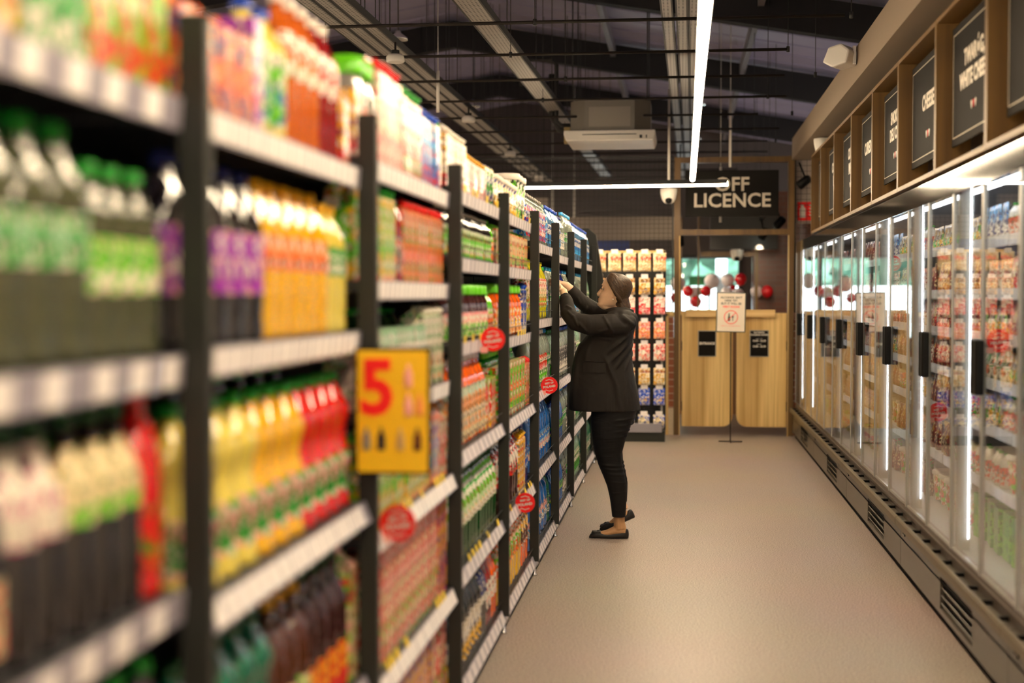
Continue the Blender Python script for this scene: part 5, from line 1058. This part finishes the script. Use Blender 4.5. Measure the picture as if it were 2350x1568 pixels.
# arms
NA = [(-.36, WY - .16, 1.335), (-.435, WY - .19, 1.325), (-.560, WY - .20, 1.325), (-.650, WY - .185, 1.345), (-.692, WY - .155, 1.395), (-.712, WY - .08, 1.470), (-.735, WY - .015, 1.535)]
FA = [(-.37, WY + .15, 1.365), (-.455, WY + .18, 1.380), (-.550, WY + .19, 1.405), (-.640, WY + .17, 1.470), (-.700, WY + .155, 1.540), (-.738, WY + .145, 1.575)]
body.tube(NA, [.030, .034, .036, .036, .034, .028, .0235], 14); body.tube(FA, [.030, .034, .036, .034, .030, .025], 14)
def hand(mb, wrist, d, up, side, curl, thumb_s):
    """palm plus five jointed fingers; d: pointing direction, up: back of the hand, side: towards the little finger"""
    d, up, side = Vector(d).normalized(), Vector(up).normalized(), Vector(side).normalized(); w0 = Vector(wrist)
    mb.tube([w0, w0 + d * .03, w0 + d * .06, w0 + d * .085], [(.020, .024), (.015, .034), (.014, .039), (.011, .037)], 14, up=up)
    for i, (off, L_) in enumerate(((-.030, .070), (-.010, .078), (.010, .073), (.029, .058))):
        p = w0 + d * (.080 - .004 * abs(i - 1)) + side * off; pts = [p - d * .015, p]; ang = 0
        for seg_, f in ((.45, curl * .7), (.32, curl), (.23, curl * .6)):
            ang += f; p = p + (d * cos(ang) - up * sin(ang)) * L_ * seg_; pts.append(p)
        mb.tube(pts, [.0095, .009, .0085, .0078, .0065], 10)
    p = w0 + d * .025 + side * thumb_s * .024
    a = (d * .5 + side * thumb_s * .7 - up * .45).normalized(); b_ = (d * .85 + side * thumb_s * .05 - up * .5).normalized()
    mb.tube([p, p + a * .030, p + a * .034 + b_ * .028, p + a * .032 + b_ * .05], [.013, .011, .0095, .0075], 10)
hand(body, (-.733, WY - .018, 1.532), (-.62, .42, .60), (.45, -.2, .75), (.1, .85, -.45), .45, -1)
hand(body, (-.736, WY + .145, 1.574), (-.90, -.10, .30), (.2, -.1, .95), (.1, -.95, .1), .75, 1)
# legs and feet in one skin
LEG = [(.80, -.555, -.275), (.72, -.557, -.305), (.627, -.550, -.338), (.524, -.530, -.366), (.45, -.506, -.361), (.39, -.480, -.345), (.326, -.455, -.333), (.26, -.440, -.334), (.20, -.431, -.337), (.135, -.424, -.341)]
def leg_rings(yc, shrink, k=1.0):
    return [(z, xf + shrink, xb - shrink, ((xb - xf) / 2 * .92 - shrink) if z < .6 else .092 - shrink, yc) for z, xf, xb in LEG]
loft(body, sorted(leg_rings(WY - .095, .012))); loft(body, sorted([(z, a, b_, c_, yc + 0) for z, a, b_, c_, yc in leg_rings(WY + .10, .014)]))
NY = WY - .085; FY = WY + .13
body.tube([(-.382, NY, .17), (-.380, NY, .10), (-.375, NY, .06)], [.036, .035, .040], 14)
body.tube([(-.340, NY, .045), (-.40, NY, .050), (-.46, NY, .032), (-.54, NY, .022)], [(.028, .028), (.030, .034), (.018, .038), (.010, .030)], 14)
body.tube([(-.395, FY - .02, .24), (-.380, FY - .01, .19), (-.362, FY, .150)], [.034, .033, .034], 14)
body.tube([(-.335, FY, .118), (-.37, FY, .112), (-.42, FY, .075), (-.475, FY, .030)], [(.026, .026), (.028, .034), (.018, .036), (.012, .030)], 14)
b_o = done(remeshed(body, 'body', [skin, flat('sock_tan', (.50, .27, .12), .6), flat('lips', (.50, .20, .15), .4)], .0036, person, 2))
inv = HM.inverted()
for p in b_o.data.polygons:
    c_ = Vector(p.center) - OFF
    if c_.z < .16: p.material_index = 1
    elif c_.z > 1.40:
        l = inv @ c_
        if l.x < -.0855 and abs(l.y) < .021 and -.0765 < l.z < -.0560: p.material_index = 2
# eyes, brows, lashes, earring
def hchild(mb, name, mat): 
    mb.v = [tuple(HM @ Vector(v)) for v in mb.v]; return done(mb.build(name, mat, person))
for sy in (-1, 1):
    e = MB(); ball(e, (-.0720, sy * .0295, .003), (.0080, .0105, .0062)); e_o = hchild(e, 'eye', flat('eye_white', (.42, .34, .28), .3))
    e = MB(); ball(e, (-.0765, sy * .0335, .0030), (.0040, .0050, .0052)); e = hchild(e, 'iris', flat('iris', (.03, .02, .012), .15)); e.parent = e_o
    e = MB(); e.tube([(-.0785, sy * .019, .0065), (-.0835, sy * .029, .0100), (-.0800, sy * .039, .0085), (-.070, sy * .0475, .003)], [.001, .0018, .0018, .001], 6); e = hchild(e, 'eyelid', flat('lash', (.05, .025, .015), .6)); e.parent = e_o
    e = MB(); e.tube([(-.0900, sy * .014, .022), (-.0880, sy * .028, .0265), (-.0745, sy * .050, .0225)], [.0022, .0034, .0016], 6); hchild(e, 'eyebrow', flat('brow', (.09, .04, .02), .7))
e = MB(); ball(e, (.015, -.0785, -.042), .0038); hchild(e, 'earring', flat('pearl', (.85, .82, .75), .2))
# hair: swept back from the forehead, gathered low, tail over the shoulder
hm_, hn, HN, HL, hbsdf = nt('hair')
tc = HN.new('ShaderNodeTexCoord'); mp = HN.new('ShaderNodeMapping'); mp.vector_type = 'TEXTURE'; mp.inputs['Rotation'].default_value = (0, .85, 0); mp.inputs['Scale'].default_value = (1 / 9, 1 / 300, 1 / 260); HL.new(tc.outputs['Object'], mp.inputs[0])
t_ = HN.new('ShaderNodeTexNoise'); t_.inputs['Scale'].default_value = 1; t_.inputs['Detail'].default_value = 3; HL.new(mp.outputs[0], t_.inputs['Vector'])
rp = HN.new('ShaderNodeValToRGB'); rp.color_ramp.elements[0].position = .35; rp.color_ramp.elements[0].color = (.024, .012, .005, 1); rp.color_ramp.elements[1].position = .7; rp.color_ramp.elements[1].color = (.085, .046, .020, 1)
HL.new(t_.outputs['Fac'], rp.inputs[0]); HL.new(rp.outputs[0], hbsdf.inputs['Base Color']); hbsdf.inputs['Roughness'].default_value = .5
bp_ = HN.new('ShaderNodeBump'); bp_.inputs['Strength'].default_value = .5; bp_.inputs['Distance'].default_value = .002; HL.new(t_.outputs['Fac'], bp_.inputs['Height']); HL.new(bp_.outputs[0], hbsdf.inputs['Normal'])
hx = MB(); HC = Vector((.004, 0, .012))
def on_head(d, off):   # point on the scalp in direction d from the middle of the head
    lo_, hi_ = 0.02, .16
    for _ in range(18):
        m2 = (lo_ + hi_) / 2; p = HC + d * m2; _, xf, xb, hw = head_ring(min(.1139, max(-.09, p.z)))
        cx, a_ = (xf + xb) / 2, (xb - xf) / 2
        ins = ((p.x - cx) / a_) ** 2 + (p.y / hw) ** 2 < 1 and p.z < .112
        lo_, hi_ = (m2, hi_) if ins else (lo_, m2)
    return HC + d * (lo_ + off)
nape = Vector((.082, 0, -.100))
rnd = random.Random(3)
for sy in (-1, 1):
    for j in range(30):
        u = j / 29
        # hairline: crown centre -> temple -> in front of the ear -> behind the ear
        if u < .45: q = u / .45; st = Vector((-.060 + .006 * q, sy * (.003 + .050 * q), .100 - .030 * q))
        elif u < .85: q = (u - .45) / .40; st = Vector((-.054 + .062 * q, sy * (.053 + .020 * q), .070 - .050 * q))
        else: q = (u - .85) / .15; st = Vector((.008 + .045 * q, sy * .073, .020 - .045 * q))
        d0 = (st - HC).normalized(); d1 = (nape + Vector((rnd.uniform(-.006, .006), sy * .016 * (1 - u), rnd.uniform(-.01, .02))) - HC).normalized()
        # sweep outwards over the side of the head
        mid = (d0 + d1 + Vector((.25 - .2 * u, sy * (.55 + .5 * (1 - abs(u - .6))), .95 * (1 - u) - .10))).normalized()
        pts, rr = [], []
        for k in range(13):
            t = k / 12; d_ = (d0 * (1 - t) ** 2 + mid * 2 * t * (1 - t) + d1 * t ** 2).normalized()
            pts.append(tuple(HM @ on_head(d_, .003 + .008 * sin(pi * min(1, t * 1.3 + .05)) ** .6 + rnd.uniform(-.0008, .0008)))); rr.append(.0035 + .0065 * min(1, t * 5) - .001 * t)
        hx.tube(pts, rr, 8)
vs = []; seg = 48; zs = [-.085 + .199 * k / 30 for k in range(31)]; fs = []
for z in zs:   # scalp layer under the locks, open at the face
    _, xf, xb, hw = head_ring(min(z, .1139)); cx, a_ = (xf + xb) / 2, (xb - xf) / 2
    for k in range(seg):
        t = 2 * pi * k / seg; vs.append((cx + (a_ + .006) * cos(t), (hw + .006) * sin(t), z))
for i in range(30):
    for k in range(seg):
        q = (i * seg + k, i * seg + (k + 1) % seg, (i + 1) * seg + (k + 1) % seg, (i + 1) * seg + k); c_ = sum((Vector(vs[j]) for j in q), Vector()) / 4
        if c_.x > (-.050 if c_.z > .075 else -.050 + (.075 - c_.z) * .95): fs.append(q)
fs.append(tuple(30 * seg + k for k in range(seg)))
m0 = MB(); m0.add([tuple(HM @ Vector(v)) for v in vs], fs, 0, True); cap_ = m0.build('tmp', hm_); so_ = cap_.modifiers.new('s', 'SOLIDIFY'); so_.thickness = .009; so_.offset = 0
me = bpy.data.meshes.new_from_object(cap_.evaluated_get(bpy.context.evaluated_depsgraph_get())); bpy.data.objects.remove(cap_)
hx.add([tuple(v.co) for v in me.vertices], [tuple(p.vertices) for p in me.polygons], 0, True)
hx.tube([tuple(HM @ Vector(p)) for p in ((.050, 0, -.045), (.076, 0, -.085), (.086, 0, -.130))], [.053, .047, .036], 12)
T0 = HM @ Vector((.086, 0, -.104))
for dy, dx, L_ in ((-.010, 0, 1), (.006, .004, .95), (.0, -.006, 1.05), (-.004, .008, .8)):
    hx.tube([T0, T0 + Vector((.018 + dx, dy, -.020)), T0 + Vector((.034 + dx, dy * 1.5, -.055 * L_)), T0 + Vector((.040 + dx, dy * 2, -.090 * L_)), T0 + Vector((.036 + dx * 2, dy * 3, -.125 * L_))], [.014, .012, .010, .007, .0015], 8)
for k in range(5): hx.tube([T0 + Vector((.02, -.02 + .01 * k, -.03)), T0 + Vector((.046 + .004 * k, -.02 + .008 * k, -.06)), T0 + Vector((.050 - .003 * k, -.03 + .01 * k, -.10)), T0 + Vector((.044, -.03 + .012 * k, -.135 + .01 * k))], [.004, .0032, .003, .001], 6)
done(remeshed(hx, 'hair', [hm_], .0030, person, 1))
# clothing
def cloth(name, c, rough=.75, sc3=(9, 9, 5), strength=.55, dist=.02):
    m, n, N, L, b = nt(name); b.inputs['Base Color'].default_value = (*c, 1); b.inputs['Roughness'].default_value = rough
    b.inputs['Specular IOR Level'].default_value = .3
    tc = N.new('ShaderNodeTexCoord'); mp = N.new('ShaderNodeMapping'); mp.inputs['Scale'].default_value = sc3; mp.inputs['Rotation'].default_value = (0, .5, 0); L.new(tc.outputs['Object'], mp.inputs[0])
    t = N.new('ShaderNodeTexNoise'); t.inputs['Scale'].default_value = 1; t.inputs['Detail'].default_value = 2; t.inputs['Distortion'].default_value = .8; L.new(mp.outputs[0], t.inputs['Vector'])
    bp = N.new('ShaderNodeBump'); bp.inputs['Strength'].default_value = strength; bp.inputs['Distance'].default_value = dist; L.new(t.outputs['Fac'], bp.inputs['Height']); L.new(bp.outputs[0], b.inputs['Normal']); return m
jm = cloth('blazer_cloth', (.0135, .0105, .0085)); tm_ = cloth('trouser_cloth', (.0035, .003, .0028), .7, (6, 6, 22), .4, .012)
J = [(.792, -.700, -.252, .205), (.86, -.698, -.262, .203), (.928, -.693, -.275, .200), (1.048, -.682, -.299, .190), (1.142, -.663, -.308, .185), (1.20, -.635, -.304, .185), (1.243, -.600, -.300, .187), (1.290, -.560, -.290, .190), (1.324, -.520, -.283, .185), (1.352, -.49, -.285, .16), (1.378, -.46, -.295, .115), (1.400, -.445, -.310, .082), (1.412, -.43, -.325, .070)]
jb = MB(); loft(jb, [(z, xf, xb, hw, WY, 2.5) for z, xf, xb, hw in J], 40)
jb.tube([(-.345, WY - .13, 1.325)] + NA[1:6] + [(-.722, WY - .045, 1.497)], [.068, .068, .064, .056, .050, .043, .034], 18)
jb.tube([(-.345, WY + .13, 1.33)] + FA[:5] + [(-.706, WY + .152, 1.548)], [.070, .066, .062, .055, .047, .039, .038], 18)
ball(jb, (-.325, WY - .125, 1.335), (.052, .065, .052)); ball(jb, (-.330, WY + .12, 1.345), (.055, .07, .055))
ball(jb, (-.372, WY - .075, 1.366), (.100, .090, .054)); ball(jb, (-.372, WY + .075, 1.366), (.100, .090, .050))
# raised collar round the neck, folds gathered at elbow and armpit
jb.tube([(-.47, WY - .045, 1.405), (-.41, WY - .075, 1.422), (-.345, WY - .065, 1.420), (-.305, WY, 1.405), (-.345, WY + .065, 1.420), (-.41, WY + .075, 1.422), (-.47, WY + .045, 1.405)], .014, 10)
jo = remeshed(jb, 'blazer', [jm], .0065, person, 3)
def seg_d(px, pz, a, b_):
    ax, az = a; bx_, bz = b_; L2 = (bx_ - ax) ** 2 + (bz - az) ** 2; t = max(0, min(1, ((px - ax) * (bx_ - ax) + (pz - az) * (bz - az)) / L2)); return math.hypot(px - ax - t * (bx_ - ax), pz - az - t * (bz - az)), t
FOLDS = [((-.315, 1.275), (-.455, 1.150), .011, .012), ((-.305, 1.245), (-.440, 1.090), .012, .013), ((-.300, 1.210), (-.400, 1.060), .010, .012), ((-.300, 1.170), (-.350, 1.040), .008, .011), ((-.50, 1.245), (-.42, 1.235), .010, .010),
         ((-.470, 1.14), (-.385, .93), .010, .016), ((-.355, 1.10), (-.335, .83), .006, .010), ((-.625, 1.20), (-.665, .82), .010, .02), ((-.56, 1.21), (-.585, 1.11), .008, .016), ((-.40, .98), (-.37, .80), .008, .018)]
SLEEVE = [((-.470, 1.375), (-.415, 1.285), .007, .006), ((-.615, 1.335), (-.575, 1.290), .006, .007), ((-.655, 1.375), (-.625, 1.320), .007, .007), ((-.690, 1.405), (-.655, 1.375), .006, .006), ((-.700, 1.440), (-.672, 1.425), .005, .006),
          ((-.440, 1.30), (-.50, 1.285), .006, .008), ((-.36, 1.375), (-.30, 1.33), .010, .012), ((-.39, 1.395), (-.345, 1.335), -.010, .014), ((-.60, 1.43), (-.62, 1.40), .006, .007), ((-.655, 1.49), (-.64, 1.455), .005, .006)]
nr = [v.normal.copy() for v in jo.data.vertices]
for v, n2 in zip(jo.data.vertices, nr):
    x, y, z = v.co; dsp = 0
    if y < WY - .02 and z < 1.29:
        for a, b_, am, wd in FOLDS:
            d_, t = seg_d(x, z, a, b_); dsp += 1.5 * am * math.exp(-(d_ / (wd * .8)) ** 2) * sin(pi * (t * .86 + .07))
        dsp += .0012 * math.exp(-((x + .445 + (1.1 - z) * .02) / .004) ** 2)
    if z > 1.26:
        for a, b_, am, wd in SLEEVE:
            d_, t = seg_d(x, z, a, b_); dsp += 1.3 * am * math.exp(-(d_ / wd) ** 2)
    v.co = v.co + n2 * dsp
done(jo)
def jx(x, z):   # blazer surface towards the camera
    for a, b_ in zip(J, J[1:]):
        if a[0] <= z <= b_[0]:
            t = (z - a[0]) / (b_[0] - a[0]); xf, xb, hw = (a[i] + (b_[i] - a[i]) * t for i in (1, 2, 3)); u = abs((x - (xf + xb) / 2) / ((xb - xf) / 2)); return WY - hw * max(0, 1 - u ** 2.5) ** (1 / 2.5)
    return WY
fl = MB(); nx_, nz_ = 8, 4; vs = []
for o_ in (.006, -.004):
    for j in range(nz_):
        for i in range(nx_):
            x = -.600 + .139 * i / (nx_ - 1); z = 1.033 + .06 * j / (nz_ - 1); vs.append((x, jx(x, z) - o_, z - .004 * (i == 0 and j == 0)))
g = nx_ * nz_
fs = [(j * nx_ + i, j * nx_ + i + 1, (j + 1) * nx_ + i + 1, (j + 1) * nx_ + i) for j in range(nz_ - 1) for i in range(nx_ - 1)]
fs += [tuple(g + q for q in f[::-1]) for f in list(fs)]
ed = [i for i in range(nx_)] + [j * nx_ + nx_ - 1 for j in range(1, nz_)] + [(nz_ - 1) * nx_ + i for i in range(nx_ - 2, -1, -1)] + [j * nx_ for j in range(nz_ - 2, 0, -1)]
fs += [(ed[i], ed[(i + 1) % len(ed)], g + ed[(i + 1) % len(ed)], g + ed[i]) for i in range(len(ed))]
fl.add(vs, fs, 0, False); done(fl.build('pocket_flap', jm, person)).parent = jo
fl = MB(); fl.tube([(x, jx(x, 1.1) - .002, 1.1) for x in (-.60, -.56, -.51, -.461)], .0025, 6); done(fl.build('pocket_piping', jm, person)).parent = jo
tb = MB(); loft(tb, sorted([(z, a, b_, c_ + .002, yc) for z, a, b_, c_, yc in leg_rings(WY - .095, 0)])); loft(tb, sorted([(z, a + .004, b_, c_, yc) for z, a, b_, c_, yc in leg_rings(WY + .10, .003) if z > .15]))
loft(tb, [(.70, -.545, -.30, .16, WY), (.80, -.557, -.272, .188, WY), (.90, -.56, -.29, .185, WY), (1.0, -.55, -.32, .16, WY)])
to = remeshed(tb, 'trousers', [tm_], .006, person, 2); nr = [v.normal.copy() for v in to.data.vertices]
for v, n2 in zip(to.data.vertices, nr):
    x, y, z = v.co; dsp = 0
    for z0, x0, x1, am in ((.735, -.42, -.27, .007), (.70, -.41, -.28, .006), (.665, -.42, -.30, .006), (.63, -.42, -.32, .005), (.465, -.52, -.36, .006), (.44, -.50, -.35, .005), (.41, -.49, -.36, .003), (.36, -.47, -.35, .002)):
        dsp += am * math.exp(-((z - z0 - .12 * (x - x0) * (1 if z0 > .5 else -.6)) / .007) ** 2) * (1 / (1 + math.exp(-(x - x0 - .03) / .012))) 
    v.co = v.co + n2 * dsp
done(to)
sm_ = flat('shoe_suede', (.010, .0085, .008), .5, noise=.2)
def shoe(cx, cy, rot, lift):
    M_ = Matrix.Translation((cx, cy, lift)) @ Matrix.Rotation(rot, 4, 'Y')
    q = MB(); secs = [(-.128, .008, .012), (-.118, .030, .026), (-.095, .040, .036), (-.06, .044, .040), (-.03, .034, .040), (.01, .032, .034), (.05, .040, .031), (.085, .056, .030), (.108, .066, .026), (.120, .05, .014)]
    vs = []; sg = 18
    for x, hz, hw in secs:
        for k in range(sg):
            t = 2 * pi * k / sg; z = hz * (.5 + .5 * math.copysign(abs(sin(t)) ** .7, sin(t))); vs.append((x, hw * math.copysign(abs(cos(t)) ** .8, cos(t)), max(.001, z)))
    q.add(vs, [(i * sg + k, i * sg + (k + 1) % sg, (i + 1) * sg + (k + 1) % sg, (i + 1) * sg + k) for i in range(len(secs) - 1) for k in range(sg)] + [tuple(reversed(range(sg))), tuple((len(secs) - 1) * sg + k for k in range(sg))], 0, True)
    q.v = [tuple(M_ @ Vector(v)) for v in q.v]; s_ = done(q.build('shoe', sm_, person))
    sb = s_.modifiers.new('s', 'SUBSURF'); sb.levels = sb.render_levels = 1
    w_ = MB()
    for sy in (-1, 1): w_.prism([(-.078, 0), (-.112, sy * .024), (-.092, sy * .036), (-.056, sy * .034), (-.050, sy * .012)], .034, .042, 'Z')
    ball(w_, (-.070, 0, .040), (.012, .012, .010)); w_.v = [tuple(M_ @ Vector(v)) for v in w_.v]; done(w_.build('bow', sm_, person, bevel=.002)).parent = s_
shoe(-.440, NY, 0, 0); shoe(-.395, FY, -.42, .050)
